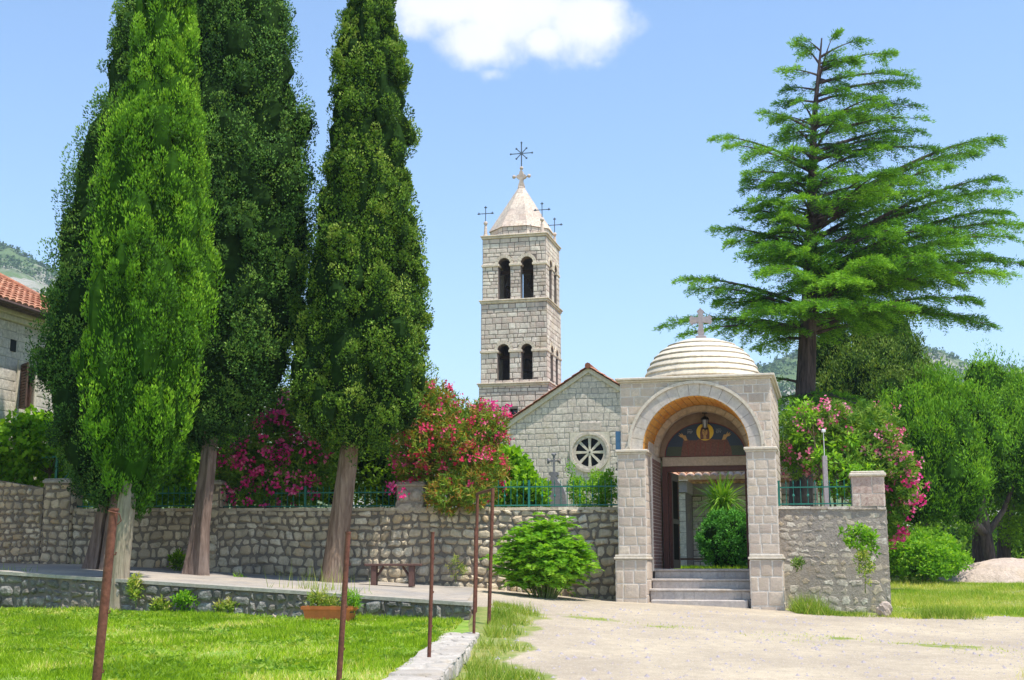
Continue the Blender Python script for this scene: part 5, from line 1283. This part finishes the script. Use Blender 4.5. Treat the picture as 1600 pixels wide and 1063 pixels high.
# generic crowns of clumps ------------------------------------------------
def clump_tree(name, label, cat, base, blobs, nclump, per, cr, L, W, mat, cmat=None, trunk=None, bmat=None, up=.3, outw=.7, rnd_=.8, ratio=1.0, group=None, corek=.62, seed=1, sub=0, tname='trunk', lname='crown', branches=0):
    """blobs: (cx, cy, cz, rx, ry, rz) world"""
    root = empty(name, base, 0, label, cat, group); inv = -np.array(base); B = np.array(blobs, float)
    w = (B[:,3]*B[:,5]+B[:,3]*B[:,4]); idx = RN.choice(len(B), nclump, p=w/w.sum()); b = B[idx]; s = sph(nclump)
    s[:,2] = np.where((s[:,2] < -.5) & (RN.random(nclump) < .5), -s[:,2], s[:,2])
    k = RN.uniform(.68, 1.03, (nclump,1)); l = cr*RN.uniform(.6, 1.4, nclump)
    cen = b[:,:3]+s*b[:,3:6]*k
    inside = np.zeros(nclump, bool)
    for j in range(len(B)):
        dd = np.sum(((cen-B[j,:3])/B[j,3:6])**2, 1); inside |= (dd < .45) & (idx != j)
    cen = cen[~inside]; l = l[~inside]
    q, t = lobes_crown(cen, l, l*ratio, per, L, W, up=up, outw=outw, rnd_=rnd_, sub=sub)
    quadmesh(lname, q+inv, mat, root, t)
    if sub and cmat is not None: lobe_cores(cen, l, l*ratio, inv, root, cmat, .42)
    if cmat is not None:
        mb = MB()
        for bb in B:
            n = 18; m = 10; vs = []; fs = []
            for i in range(m+1):
                for j in range(n):
                    a = 2*math.pi*j/n; e = math.pi*i/m-math.pi/2; r = corek*(1+.12*math.sin(a*4+i)+.1*math.sin(a*7-i*2)+random.uniform(-.05,.05))
                    vs.append((bb[0]+bb[3]*r*math.cos(e)*math.cos(a)+inv[0], bb[1]+bb[4]*r*math.cos(e)*math.sin(a)+inv[1], bb[2]+bb[5]*r*math.sin(e)+inv[2]))
            for i in range(m):
                for j in range(n): fs.append((i*n+j, i*n+(j+1)%n, (i+1)*n+(j+1)%n, (i+1)*n+j))
            mb.add(vs, fs)
        mb.build('inner_foliage', cmat, root)
    if trunk:
        mb = MB()
        for pts, rad in trunk: mb.tube([Vector(p)+Vector(inv) for p in pts], rad, 9)
        if branches:
            tp = Vector(trunk[0][0][-1])
            for c in cen[::max(1, len(cen)//branches)]:
                c = Vector(c); md = tp.lerp(c, .5)+Vector((random.uniform(-.2,.2), random.uniform(-.2,.2), random.uniform(-.1,.3)))
                mb.tube([tp+Vector(inv), md+Vector(inv), c+Vector(inv)], [trunk[0][1][-1]*.6, trunk[0][1][-1]*.3, .015], 5, caps=False)
        mb.build(tname, bmat or M['twig'], root, True)
    return root
def bl(px, py, Y, wpx, hpx, dy=None):
    c = at(px, py, Y); s = Y/F*1.01; return (c.x, Y, c.z, wpx*s, (dy if dy else wpx*s*.9), hpx*s)
def flowers(root, base, blobs, ncl, mat, per=9, fr=.036, spread=.10, frontw=.85, name='blossoms'):
    B = np.array(blobs, float); inv = -np.array(base); w = B[:,3]*B[:,5]; idx = RN.choice(len(B), ncl, p=w/w.sum()); b = B[idx]; s = sph(ncl)
    s[:,1] = np.where(RN.random(ncl) < frontw, -np.abs(s[:,1]), s[:,1]); cen = b[:,:3]+s*b[:,3:6]*RN.uniform(.96, 1.14, (ncl,1))
    c = np.repeat(cen, per, 0); o = np.repeat(s, per, 0); f = c+RN.normal(size=c.shape)*spread*.6; N_ = unit(o+RN.normal(size=c.shape)*.6)
    n = len(f); r = unit(RN.normal(size=(n,3))); e1 = unit(np.cross(N_, r)); e2 = np.cross(N_, e1); Q = []
    for k in range(5):
        a = 2*math.pi*k/5; d = unit(e1*math.cos(a)+e2*math.sin(a)+N_*.35); q = np.cross(d, N_); l = fr; m = f+d*l*.6
        Q.append(np.stack([f, m+q*l*.42, f+d*l, m-q*l*.42], 1))
    t = np.tile(np.repeat(RN.random(ncl), per)*.6+RN.random(n)*.4, 5)
    quadmesh(name, np.concatenate(Q)+inv, mat, root, t)
def whorl_bush(name, label, cat, base, blobs, ntip, mat, L, W, nleaf=9, stems=10, cmat=None, group=None, inner=.35):
    root = empty(name, base, 0, label, cat, group); B = np.array(blobs, float); inv = -np.array(base)
    w = B[:,3]*B[:,5]; idx = RN.choice(len(B), ntip, p=w/w.sum()); b = B[idx]; s = sph(ntip)
    k = np.where(RN.random((ntip,1)) < inner, RN.uniform(.45,.85,(ntip,1)), RN.uniform(.82,1.08,(ntip,1)))
    k = k*(1+.10*np.sin(s[:,:1]*7+s[:,2:3]*5+idx[:,None]))
    c = b[:,:3]+s*b[:,3:6]*k; ax = unit(s+np.array([0,0,.55])+RN.normal(size=s.shape)*.3)
    cc = np.repeat(c, nleaf, 0); aa = np.repeat(ax, nleaf, 0); n = len(cc)
    A = unit(aa*.55+unit(RN.normal(size=(n,3)))*.8); P = cc-aa*RN.uniform(0,.14,(n,1))
    t = np.repeat(RN.uniform(.1,.8,ntip)+.2*(k[:,0]-.9), nleaf)+RN.normal(size=n)*.13
    quadmesh('foliage', leaves(P, A, RN.uniform(.7,1.25,n)*L, RN.uniform(.7,1.2,n)*W)+inv, mat, root, t)
    mb = MB()
    for i in range(stems):
        e = c[int(random.random()*ntip)]; b0 = np.array(base)+np.array([random.uniform(-.25,.25), random.uniform(-.15,.15), 0]); md = b0*.45+e*.55+np.array([0,0,.25])
        mb.tube([b0+inv, md+inv, e+inv], [.035,.02,.008], 5, caps=False)
    mb.build('stem', M['twig'], root)
    return root
# pink oleander at left, between the second and fourth cypress
P_ = at(430, 800, 31.0); base = (P_.x, 31.2, TER)
bs = [bl(370,735,30.9,38,45,.8),bl(415,690,31.0,42,52,.9),bl(450,745,30.8,55,45,.8),bl(480,665,31.3,48,45,.9),bl(400,780,30.7,38,26,.6),bl(440,640,31.4,26,28,.8),bl(510,720,31.0,35,50,.9)]
r_ = whorl_bush('oleander_bush', 'dark leaved oleander with magenta pink blossoms hanging over the left wall', 'oleander', base, bs, 3800, M['l_ole'], .15, .032)
flowers(r_, base, [bs[i] for i in (0,1,2,4)]+[bl(480,720,30.8,40,45,.8),bl(455,650,31.2,30,40,.8)], 165, M['fl_pink'], 11, .042)
flowers(r_, base, [bl(338,725,30.7,8,16,.2),bl(352,700,30.8,12,16,.3)], 16, M['fl_pink'], 12, .045)
# dense green behind (vines/shrub lit through)
clump_tree('laurel_shrub', 'dark green shrub behind the fence between pink and red oleander', 'shrub', (at(590,800,32).x, 32.2, TER), [bl(590,720,32.2,50,60,1.2),bl(560,650,32.6,50,50,1),bl(520,760,32.4,45,40,1),bl(610,770,32.2,45,30,1)], 260, 60, .34, .12, .06, M['l_broad'], M['core_d'])
# red oleander
P_ = at(700, 800, 30.0); base = (P_.x, 30.5, TER)
bs = [bl(700,690,30.2,72,62,1.2),bl(735,735,30.0,55,52,1.0),bl(655,700,30.2,42,62,1.0),bl(680,640,30.4,42,42,.9),bl(755,670,30.4,42,40,.9),bl(700,770,29.3,36,32,.6),bl(660,615,30.6,22,26,.5),bl(740,775,29.2,24,24,.5)]
r_ = whorl_bush('oleander_bush', 'big oleander with red blossoms and reddish leaves, left of the church', 'oleander', base, bs, 4600, M['l_ole_red'], .14, .030)
flowers(r_, base, bs[:5]+[bs[6]], 150, M['fl_red'], 10, .036, .09)
flowers(r_, base, [bl(625,735,30.0,16,36,.3),bl(620,775,29.4,14,14,.3),bl(770,650,30.3,22,26,.5),bl(668,605,30.5,10,14,.3)], 34, M['fl_pink'], 11, .04)
# pink oleander right
P_ = at(1330, 800, 31.0); base = (at(1330,800,31).x, 31.5, 1.4)
bs = [bl(1245,690,32,36,52,1),bl(1290,680,31.6,48,48,1),bl(1340,690,31.4,46,56,1),bl(1330,735,30.9,50,42,.9),bl(1380,720,31.2,30,50,.9),bl(1400,745,31.2,30,55,.8),bl(1395,800,31.3,20,50,.7),bl(1300,650,32,26,22,.7),bl(1375,670,31.6,26,40,.8)]
r_ = whorl_bush('oleander_bush', 'oleander with soft pink blossoms behind the brick pillar at right', 'oleander', base, bs, 4200, M['l_ole'], .15, .034)
flowers(r_, base, [bs[i] for i in (0,2,4,8,7)]+[bl(1405,720,31.0,28,40,.6)]+[bl(1262,690,31.2,30,44,.6),bl(1290,660,31.4,40,34,.6)], 135, M['fl_soft'], 10, .036)
flowers(r_, base, [bs[5],bs[6],bl(1420,760,31.0,24,40,.5)], 48, M['fl_pink'], 10, .042)
# light green shrub in front of the cedar trunk
clump_tree('walnut_shrub', 'fresh light green shrub growing before the cedar trunk', 'shrub', (at(1285,800,30.6).x, 30.6, 1.4), [bl(1262,680,31,20,40,.5),bl(1290,735,30.5,26,30,.5),bl(1335,755,30.2,30,30,.5),bl(1350,790,29.9,18,20,.4),bl(1250,640,31.2,14,16,.4),bl(1320,700,30.6,22,18,.4)], 96, 24, .16, .14, .055, M['l_bush'], None, [([(at(1285,800,30.6).x,30.6,1.4),(at(1280,740,30.6).x,30.6,3.9)],[.035,.02])], M['twig'], up=-.25, outw=.7, tname='stem', lname='foliage', branches=20)
# vines at left on the pergola
base = (at(60,790,32.3).x, 32.4, TER)
bs = [bl(20,690,32.0,50,32,.9),bl(70,685,32.2,50,34,.9),bl(120,700,32.2,40,34,.9),bl(150,740,32.0,30,30,.8),bl(60,725,33,80,20,1),bl(130,775,31.9,50,20,.5),bl(20,735,32,40,20,.6)]
clump_tree('grape_vine', 'bright green grape vine covering the pergola at the far left', 'grape vine', base, bs, 300, 34, .26, .15, .13, M['l_vine'], None, [([base,(base[0]+.2,32.4,3.9)],[.04,.03])], M['twig'], up=.1, outw=.6, rnd_=.9, tname='stem', lname='foliage', branches=14)
base = (at(275,790,32.3).x, 32.4, TER)
clump_tree('grape_vine', 'sunlit vine behind the fence between the bright cypress and the middle trunk', 'grape vine', base, [bl(275,720,32.6,36,34,1),bl(260,770,32.4,50,26,.8),bl(345,700,33,30,40,.8),bl(225,775,32.4,26,22,.7)], 220, 34, .24, .14, .12, M['l_vine'], None, [([base,(base[0]+.2,32.4,3.4)],[.04,.03])], M['twig'], up=.1, outw=.6, rnd_=.9, tname='stem', lname='foliage', branches=10)
clump_tree('hedge', 'shadowy green hedge far behind the left fence and pergola', 'hedge', (at(200,790,36).x, 36, TER), [bl(x,745,36,50,58,1) for x in (20,90,160,230,300,370,440)], 300, 44, .4, .16, .10, M['l_broad'], M['core_d'])
# round-leaved climber next to the church gable
base = (at(810,790,31.6).x, 31.7, TER)
clump_tree('grape_vine', 'yellow green vine mound between red oleander and gravestone', 'grape vine', base, [bl(800,755,31.7,34,46,.8),bl(830,775,31.6,26,32,.7),bl(785,735,31.9,26,30,.7)], 190, 34, .2, .14, .12, M['l_vine'], M['core_b'], None, None, up=.1, outw=.6, rnd_=.9, lname='foliage', corek=.6)
base = (at(925,790,30.4).x, 30.5, TER)
bs = [bl(925,775,30.5,40,22,.5),bl(905,765,30.6,16,18,.4),bl(945,765,30.4,20,22,.4),bl(893,745,30.7,3,22,.1),bl(930,748,30.6,6,12,.2),bl(950,742,30.5,8,6,.2)]
clump_tree('climbing_bush', 'thin leaved green climber behind the fence beside the gate', 'climbing plant', base, bs, 240, 26, .10, .075, .035, M['l_bush'], None, None, None, up=.1, outw=.6, rnd_=1, lname='foliage')
# right-hand woods
def spread_conifer(label, px, Y, blobs, n, mat, tr, L=.16, W=.06, cr=.5, cat='conifer', name='conifer_tree', per=420, ratio=1.5, up=.9, group='trees beyond the wall at right', cm='core_d', zt=None):
    z0 = gz(at(px,880,Y).x, Y) if zt is None else zt
    b0 = (at(px,880,Y).x, Y, z0)
    clump_tree(name, label, cat, b0, blobs, n, per, cr, L, W, mat, M[cm], [([b0, (b0[0]+.1, Y, z0+tr[0]*.6), (b0[0]+.25, Y, z0+tr[0])], [tr[1], tr[1]*.75, tr[1]*.5])], M['bark_dark'], up=up, outw=.6, rnd_=.4, ratio=ratio, group=group, branches=8, sub=11, corek=.5)
spread_conifer('dark broad conifer behind the cedar, under its lowest branches', 1395, 47, [bl(1350,610,47,62,55),bl(1395,575,47.5,40,46),bl(1330,650,47,50,45),bl(1435,625,47.5,26,40),bl(1395,655,46.5,80,60),bl(1380,525,47.5,32,30),bl(1300,560,48,26,40),bl(1418,560,47.5,14,22)], 300, M['l_cone'], (7,.35), .12, .05, .8)
spread_conifer('green feathery conifer behind the pink oleander and wall end', 1445, 44, [bl(1450,715,44,66,62),bl(1500,672,44.5,56,46),bl(1470,742,43.8,60,60),bl(1430,750,43.8,40,54),bl(1420,668,44.3,38,34),bl(1475,640,44.8,34,26)], 300, M['l_spruce'], (4.5,.13), .14, .045, .72, cm='core_b')
spread_conifer('tall feathery conifer at the right edge of the photo', 1532, 50, [bl(1560,672,50,56,52),bl(1600,710,49.5,56,72),bl(1545,720,50,50,60),bl(1588,640,50.5,34,34),bl(1540,622,50.2,22,34),bl(1625,660,50,46,52)], 270, M['l_spruce'], (5,.33), .14, .045, .85, cm='core_b')
b0 = at(1535, 872, 50); tb = [(b0.x, 49, gz(b0.x,49)), (b0.x-.15, 49, 2.8), (b0.x-.3, 49, 4.2), (b0.x+.1, 49, 6.5)]
clump_tree('oak_tree', 'broadleaf tree with dark forked trunk behind the sand heap', 'tree', tb[0], [bl(1570,790,51,60,40),bl(1500,770,51,45,34),bl(1590,740,51.5,60,50),bl(1530,750,50,45,30),bl(1600,830,51,34,34)], 230, 44, .42, .16, .10, M['l_broad'], None,
   [(tb, [.25,.21,.18,.10]), ([tb[1], (tb[1][0]-.9,48.8,3.6), (tb[1][0]-1.8,48.6,4.4)], [.2,.13,.06]), ([tb[1], (tb[1][0]+.7,49,3.7), (tb[1][0]+1.3,49,5)], [.14,.1,.05])], M['bark_dark'], branches=16)
b0 = at(1568, 872, 53); tb = [(b0.x, 53, gz(b0.x,53)), (b0.x+.1, 53, 3.2), (b0.x+.6, 53, 4.6)]
clump_tree('oak_tree', 'second broadleaf tree behind, thinner dark trunk near the right edge', 'tree', tb[0], [bl(1600,780,54,50,60),bl(1570,720,54,50,50),bl(1630,830,53,50,50)], 160, 40, .45, .17, .11, M['l_broad'], None, [(tb, [.3,.26,.2])], M['bark_dark'], branches=10)
clump_tree('wood', 'distant bluish green trees seen in the gap behind the forked trunk', 'wood', (at(1500,880,95).x, 95, -.5), [bl(x,855,95,60,50) for x in (1330,1400,1470,1540,1610,1680)], 420, 40, .9, .35, .25, M['l_broad'], M['core_b'])
x0 = at(1450,895,42.2); bs = [bl(1430,868,42.2,44,28,1.2),bl(1466,874,42.4,36,22,1.2),bl(1445,852,42.8,34,18,1.1),bl(1402,864,42.2,18,26,.9),bl(1440,888,41.8,50,12,.9)]
clump_tree('bramble_bush', 'wide light green bramble bush between the oleander and the sand heap', 'bush', (x0.x, 42.2, gz(x0.x,42.2)), bs, 420, 50, .24, .12, .075, M['l_bush'], M['core_b'], lname='foliage')
# behind the gate: yucca, round shrub, grass
q = at(1128, 800, 34.8); root = empty('yucca_plant', (q.x, 34.8, TER), 0, 'spiky long leaved yucca plant seen through the gate opening', 'yucca')
Q = []; T = []
for hz, npl, lmax in ((1.72, 240, 1.08), (1.3, 150, 1.0)):
    s = sph(npl); s[:,2] = np.abs(s[:,2])*1.1-.25; s = unit(s); e = RN.uniform(.7,1,npl)[:,None]*lmax; c0 = np.array([0,0,hz])+RN.normal(size=(npl,3))*.05
    side = unit(np.cross(s, [0,0,1.]))*.024
    p = [c0, c0+s*e*.5+[0,0,.03], c0+s*e+np.array([0,0,-.22])*e*(1.1-s[:,2:3])]
    Q.append(np.stack([p[0]-side*.7, p[0]+side*.7, p[1]+side, p[1]-side], 1)); Q.append(np.stack([p[1]-side, p[1]+side, p[2]+side*.12, p[2]-side*.12], 1)); r_ = RN.random(npl); T += [r_, r_]
quadmesh('leaves', np.concatenate(Q), M['l_palm'], root, np.concatenate(T))
mb = MB(); mb.tube([(0,0,-.05),(.02,0,.9),(0,0,1.8)], [.13,.11,.1], 9); mb.build('trunk', M['bark_dark'], root)
q = at(1137, 845, 33.2); root = clump_tree('round_shrub', 'dense clipped round dark green shrub seen through the gate opening', 'shrub', (q.x, 33.2, TER), [(q.x,33.2,TER+.74,.74,.68,.76)], 420, 46, .10, .075, .03, M['l_round'], M['core_d'], up=.2, outw=.8, lname='foliage', corek=.86)
# pinnate bush by the gate
def pinnate(base, W_, H_, nst, nfr, mat, name, label, cat, l1=(.45,.8), shear=0, seed=3):
    root = empty(name, base, 0, label, cat); Q = []; T = []; mb = MB()
    for i in range(nst):
        a = random.uniform(0, 2*math.pi); rr = math.sqrt(random.random()); tip = Vector((rr*W_*.78*math.cos(a), rr*W_*.5*math.sin(a), H_*(1-.55*rr**1.8)*random.uniform(.8,1.02)))
        b = Vector((tip.x*.25, tip.y*.25, 0)); md = b.lerp(tip, .55)+Vector((tip.x*.1,tip.y*.1,.12)); mb.tube([b, md, tip], [.016,.012,.006], 5, caps=False)
        for j in range(nfr):
            t = random.uniform(.12, 1)**.75; c = (b.lerp(md, t/.55) if t < .55 else md.lerp(tip, (t-.55)/.45)); L = random.uniform(*l1)*(.75+.3*(1-t)); az = random.uniform(0, 2*math.pi)
            d = Vector((math.cos(az), math.sin(az), random.uniform(.15,.8))).normalized(); m = 15; u = np.linspace(.12, 1, m); tint = random.uniform(.2,.8)
            sp = np.array(c)+np.outer(u*L, np.array(d))+np.outer(u**2*L, [0,0,-.45]); sd = unit(np.cross(np.array(d), [0,0,1.])); 
            for sg in (-1, 1):
                A = unit(np.array(d)*.55+sd*sg+RN.normal(size=(m,3))*.12+np.array([0,0,-.15])); ll = .15*np.sin(np.pi*np.clip(u*.9+.08,0,1))**.6*RN.uniform(.8,1.1,m)
                Q.append(leaves(sp, A, ll, ll*.32)); T.append(tint+RN.normal(size=m)*.12)
    quadmesh('foliage', np.concatenate(Q), mat, root, np.concatenate(T)); mb.build('stem', M['stem'], root); return root
q = at(850, 940, 27.7); pinnate((q.x, 27.6, gz(q.x, 27.6)-.02), 1.22, 1.78, 58, 20, M['l_bush'], 'tree_of_heaven_bush', 'bright green feather leaved bush left of the gate against the wall', 'bush')
# weeds on walls
def weed(px, py, Y, w, h, n, label, mat='weed', L=.09, W=.03, name='wild_plant', dy=.15, z=None):
    c = at(px, py, Y); z0 = c.z-h*Y/F if z is None else z
    clump_tree(name, label, 'wild plant', (c.x, Y, z0), [(c.x, Y, c.z, w*Y/F*.6, dy*.7, h*Y/F*.6), (c.x-w*Y/F*.4, Y, c.z+h*Y/F*.25, w*Y/F*.5, dy*.7, h*Y/F*.5), (c.x+w*Y/F*.4, Y, c.z-h*Y/F*.1, w*Y/F*.45, dy*.7, h*Y/F*.6), (c.x+w*Y/F*.1, Y, c.z+h*Y/F*.5, w*Y/F*.35, dy*.6, h*Y/F*.4)], n, 22, .07, L, W, M[mat], None, [([(c.x,Y+.08,z0),(c.x,Y,c.z)],[.012,.006])], M['stem'], up=.5, outw=.6, rnd_=.7, tname='stem', lname='foliage', branches=5)
weed(1344, 846, 26.4+.12, 34, 30, 46, 'leafy climber on the face of the right wall', 'l_bush', .10, .05, dy=.18)
weed(1352, 892, 26.35, 16, 34, 34, 'thin trailing stems at the foot of the right wall climber', 'weed', .08, .03)
weed(1246, 882, 26.9, 10, 9, 18, 'small green tuft on the right wall near the gate', 'l_olive', .07, .02)
weed(290, 945, 24.2, 20, 22, 40, 'tallest leafy weed on the retaining wall right of the bright cypress trunk', 'l_bush', .08, .035)
weed(252, 950, 24.3, 13, 12, 22, 'small weed on the retaining wall close to the bright cypress trunk', 'weed')
weed(355, 952, 24.0, 20, 11, 26, 'low spreading weed on the retaining wall in line with the middle trunk', 'weed')
weed(278, 880, 29.6, 13, 18, 30, 'dark leafy plant at the wall foot beside the middle trunk', 'l_broad', .09, .045)
weed(375, 910, 28.3, 12, 5, 14, 'low green weed on the walkway right of the middle trunk', 'l_bush')
weed(212, 925, 24.4, 9, 28, 30, 'yellowish weeds climbing beside the bright cypress trunk', 'weed', .09, .03)
weed(712, 890, 28.6, 16, 20, 18, 'thin grey green weed on the wall right of the bench', 'weed', .07, .015)
weed(505, 942, 22.4, 26, 14, 60, 'spindly green plants growing in the orange trough', 'weed', .11, .014, 'potted_plant', .1, TROUGH.location.z+.2)
weed(548, 940, 22.3, 14, 16, 30, 'taller grassy plants at the right end of the orange trough', 'l_bush', .11, .014, 'potted_plant', .1, TROUGH.location.z+.2)
q = at(500, 900, 25.6); 

# grass -----------------------------------------------------------------
def blades(name, X, Y, Z, h, w, mat, t, lean=.35, kind='stuff', label=None, cat=None):
    n = len(X); P = np.stack([X, Y, Z], -1); a = RN.uniform(0, np.pi, n); sd = np.stack([np.cos(a), np.sin(a), np.zeros(n)], -1)*np.broadcast_to(w, n)[:, None]*.5
    h = np.broadcast_to(h, n)[:, None]*RN.uniform(.5, 1.25, (n,1)); tip = P+h*unit(np.stack([RN.normal(size=n)*lean, RN.normal(size=n)*lean, np.ones(n)], -1))
    o = quadmesh(name, np.stack([P-sd, P+sd, tip], 1), mat, None, t, 3); tag(o, label, cat, kind=kind); return o
n = 230000; Yr = 9.0+(25.3-9.0)*RN.random(n)**.8; Xr = -RN.random(n)*(.43*Yr+.2)-.3
m = (Xr < curbx(Yr)-.16) & (Yr < RW(Xr)-.02); Xr, Yr = Xr[m], Yr[m]
pt = fbm(Xr*1.3, Yr*.8, 1.1, 5); dry = np.clip((pt+.02)*1.8, 0, 1); mk = RN.random(len(Xr)) > dry*.6; Xr, Yr, pt, dry = Xr[mk], Yr[mk], pt[mk], dry[mk]; dry = dry*(RN.random(len(Xr)) < .8)
blades('lawn_grass', Xr, Yr, lawnz(Xr, Yr)+und(Xr, Yr, .5)-.01, .075+.045*np.clip(fbm(Xr, Yr, 1.8, 3), -1, 1.2), .009+.0006*Yr, M['grass'], .32+.16*fbm(Xr*1.6, Yr*.9, 2.3, 4)+.14*fbm(Xr*1.5+3, Yr*.6, .9, 3)+RN.normal(size=len(Xr))*.22+.5*dry, .6, label='short sunlit lawn grass with straw coloured patches', cat='grass')
X1 = -RN.random(2600)*9-.9; Y1 = RN.uniform(10.5, 24.6, 2600); m = (X1 < curbx(Y1)-.25)&(Y1 < RW(X1)-.1)&(X1 > -.43*Y1)&(fbm(X1, Y1, 1.6, 4) > .05); X1, Y1 = X1[m], Y1[m]; k_ = 9
P = np.repeat(np.stack([X1, Y1, lawnz(X1, Y1)+und(X1, Y1, .5)+.03], -1), k_, 0)+RN.normal(size=(len(X1)*k_, 3))*np.array([.03,.03,.008])
tag(quadmesh('lawn_weeds', leaves(P, unit(RN.normal(size=P.shape)*np.array([1,1,.25])+np.array([0,0,.45])), RN.uniform(.04,.10,len(P)), RN.uniform(.018,.035,len(P))), M['weed'], None, np.repeat(RN.random(len(X1))*.5, k_)+RN.random(len(P))*.2), 'broad leaved weeds and clover scattered through the lawn', 'weeds', kind='stuff')
n = 150000; Yr = 25.2+RN.random(n)**1.3*24; Xr = RN.uniform(.19, .47, n)*Yr
g_ = grassy(Xr, Yr); m = (RN.random(n) < g_*1.1) & ~((Yr > 26.4) & (Xr < 7.65+(Yr-27)*.25)); m &= ~((np.abs(Xr-4) < 1.9)&(Yr<31)); Xr, Yr = Xr[m], Yr[m]
hh = .10+.09*np.clip(fbm(Xr, Yr, .9, 3), -.6, 1.4)
blades('meadow_grass', Xr, Yr, Gz(Xr, Yr)-.01, hh, .018, M['grass_dry'], .38+.2*fbm(Xr, Yr, .7, 3)+RN.normal(size=len(Xr))*.2, .5, label='uneven sunlit meadow grass right of the wall end', cat='grass')
# verge weeds between curb and yard, foot of walls
def patch(n, x0, x1, y0, y1, cond=None): 
    X = RN.uniform(x0, x1, n); Y = RN.uniform(y0, y1, n)
    if cond is not None: m = RN.random(n) < cond(X, Y); X, Y = X[m], Y[m]
    return X, Y
X1, Y1 = patch(90000, -1.1, .9, 9, 23.6, lambda X, Y: np.clip(sstep(curbx(Y)+.30, curbx(Y)+.42, X)*np.clip((.10+.035*(Y-12)-.3*fbm(X, Y, 1.1, 4)-.02*(Y-20)**2*(Y>20)-X)/.5, 0, 1)*np.clip(.35+.8*fbm(X, Y, 1.5, 3), 0, 1.3), 0, 1)*np.where(Y > 18.6, 1, .8))
Z1_ = Gz(X1, Y1)-.01
blades('verge_weeds', X1, Y1, Z1_, .10+.22*np.clip(fbm(X1, Y1, 1.3, 3)+.3, 0, 1)*np.where((Y1 > 17)&(Y1 < 23), 1.15, .55), .013, M['weed'], .5+.2*fbm(X1, Y1, 1.9, 3)+RN.normal(size=len(X1))*.2, .45, label='straggly weeds and dry grass between the curb and the yard', cat='weeds')
X1, Y1 = patch(9000, -13, 2.2, 24, 31, lambda X, Y: np.maximum(np.exp(-((Y-wall_line(X)+.12)/.12)**2)*np.clip(.2+.9*fbm(X, Y*0, 1.1, 3), 0, 1), np.exp(-((Y-RW(X)-.6)/.22)**2)*np.clip(-.2+.9*fbm(X+5, Y*0, .9, 3), 0, .8)*(X < -2)))
blades('walkway_weeds', X1, Y1, walk(X1, Y1), .16, .014, M['weed'], .3+RN.normal(size=len(X1))*.22, .45, label='tufts of weeds along the walkway edge and wall foot', cat='weeds')
X1, Y1 = patch(46000, 5.6, 9.2, 24.6, 27.4, lambda X, Y: np.clip(1.15-np.abs(Y-(27.15-(X-5.2)*.25))*1.3, 0, 1)*np.clip(.45+.7*fbm(X, Y, 1.7, 3), 0, 1)*(Y < 27.25-(X-5.2)*.25)*(X > 5.75))
blades('wall_foot_grass', X1, Y1, Gz(X1, Y1)-.01, .20+.16*np.clip(fbm(X1, Y1, 1.4, 2), -.8, 1)+.25*np.exp(-((X1-6.05)/.3)**2), .013, M['weed'], .32+RN.normal(size=len(X1))*.2, .5, label='green weeds and grass along the foot of the right wall', cat='weeds')
X1, Y1 = patch(36000, -.9, 9.5, 18.5, 24.5, lambda X, Y: np.where(X > 1, np.clip(grassy(X, Y), 0, 1)*.8, 0)*(Y < 24.4)*np.clip(.3+.8*fbm(X, Y, 2.1, 3), 0, 1))
blades('path_grass', X1, Y1, Gz(X1, Y1)-.005, .045, .016, M['grass_dry'], .45+RN.normal(size=len(X1))*.2, .8, label='thin strips of low yellow grass in the dusty yard', cat='grass')
X1, Y1 = patch(5000, 4.6, 6.9, 12.5, 16.5, lambda X, Y: np.clip((X-.375*Y)*1.6, 0, 1)*(fbm(X, Y, 2.7, 3) > .1))
blades('dry_stalks', X1, Y1, Gz(X1, Y1)-.01, .34, .008, M['grass_dry'], .75+RN.normal(size=len(X1))*.15, .45, label='tall dry grass stalks in the bottom right corner', cat='grass')
X1, Y1 = patch(9000, 4.2, 8, 32, 40, None)
blades('churchyard_grass', X1, Y1, X1*0+TER, .12, .02, M['grass'], .4+RN.normal(size=len(X1))*.2, .5, label='green lawn of the churchyard seen through the gate', cat='grass')
# tall single stalks on the retaining wall edge
X1 = RN.normal(size=90)*.4+at(495,900,24.5).x; Y1 = 24.4+RN.uniform(0,.6,90)
blades('walkway_stalks', X1, Y1, walk(X1, Y1), .60*RN.uniform(.35,1,len(X1)), .012, M['weed'], .35+RN.random(90)*.4, .18, label='tall thin weeds behind the orange trough on the walkway edge', cat='weeds')
# pebbles scattered over the yard
n = 3000; X1 = RN.uniform(-.2, 12, n); Y1 = RN.uniform(12.5, 26, n); m = X1 < .46*Y1; X1, Y1 = X1[m], Y1[m]; Zp = Gz(X1, Y1); Q = []
mbp = MB()
for x, y, z in zip(X1, Y1, Zp):
    s = random.uniform(.006,.022)*random.choice((1,1,1,2)); a = random.random()*3
    vs = [(x+s*math.cos(a+k*math.pi*2/5)*random.uniform(.8,1.2), y+s*math.sin(a+k*math.pi*2/5)*random.uniform(.8,1.2), z-.003) for k in range(5)]; 
    mbp.add(vs+[(x, y, z+s*.8)], [(k, (k+1)%5, 5) for k in range(5)], rnd=random.random())
tag(mbp.build('pebbles', M['grave_cross']), 'small pebbles scattered over the dusty yard', 'pebbles', kind='stuff')

# the summer air: even thin haze round everything
mb = MB(); mb.box(-2700, 2700, -500, 3400, -30, 330)
hm, hnt, ho = newmat('thin summer haze'); pv = nd(hnt, 'ShaderNodeVolumePrincipled', {'Color': (.62,.78,1,1), 'Density': .00026, 'Anisotropy': .2}); hnt.links.new(pv.outputs[0], ho.inputs['Volume'])
hz = mb.build('haze', hm); hz['kind'] = 'stuff'; hz.display_type = 'WIRE'
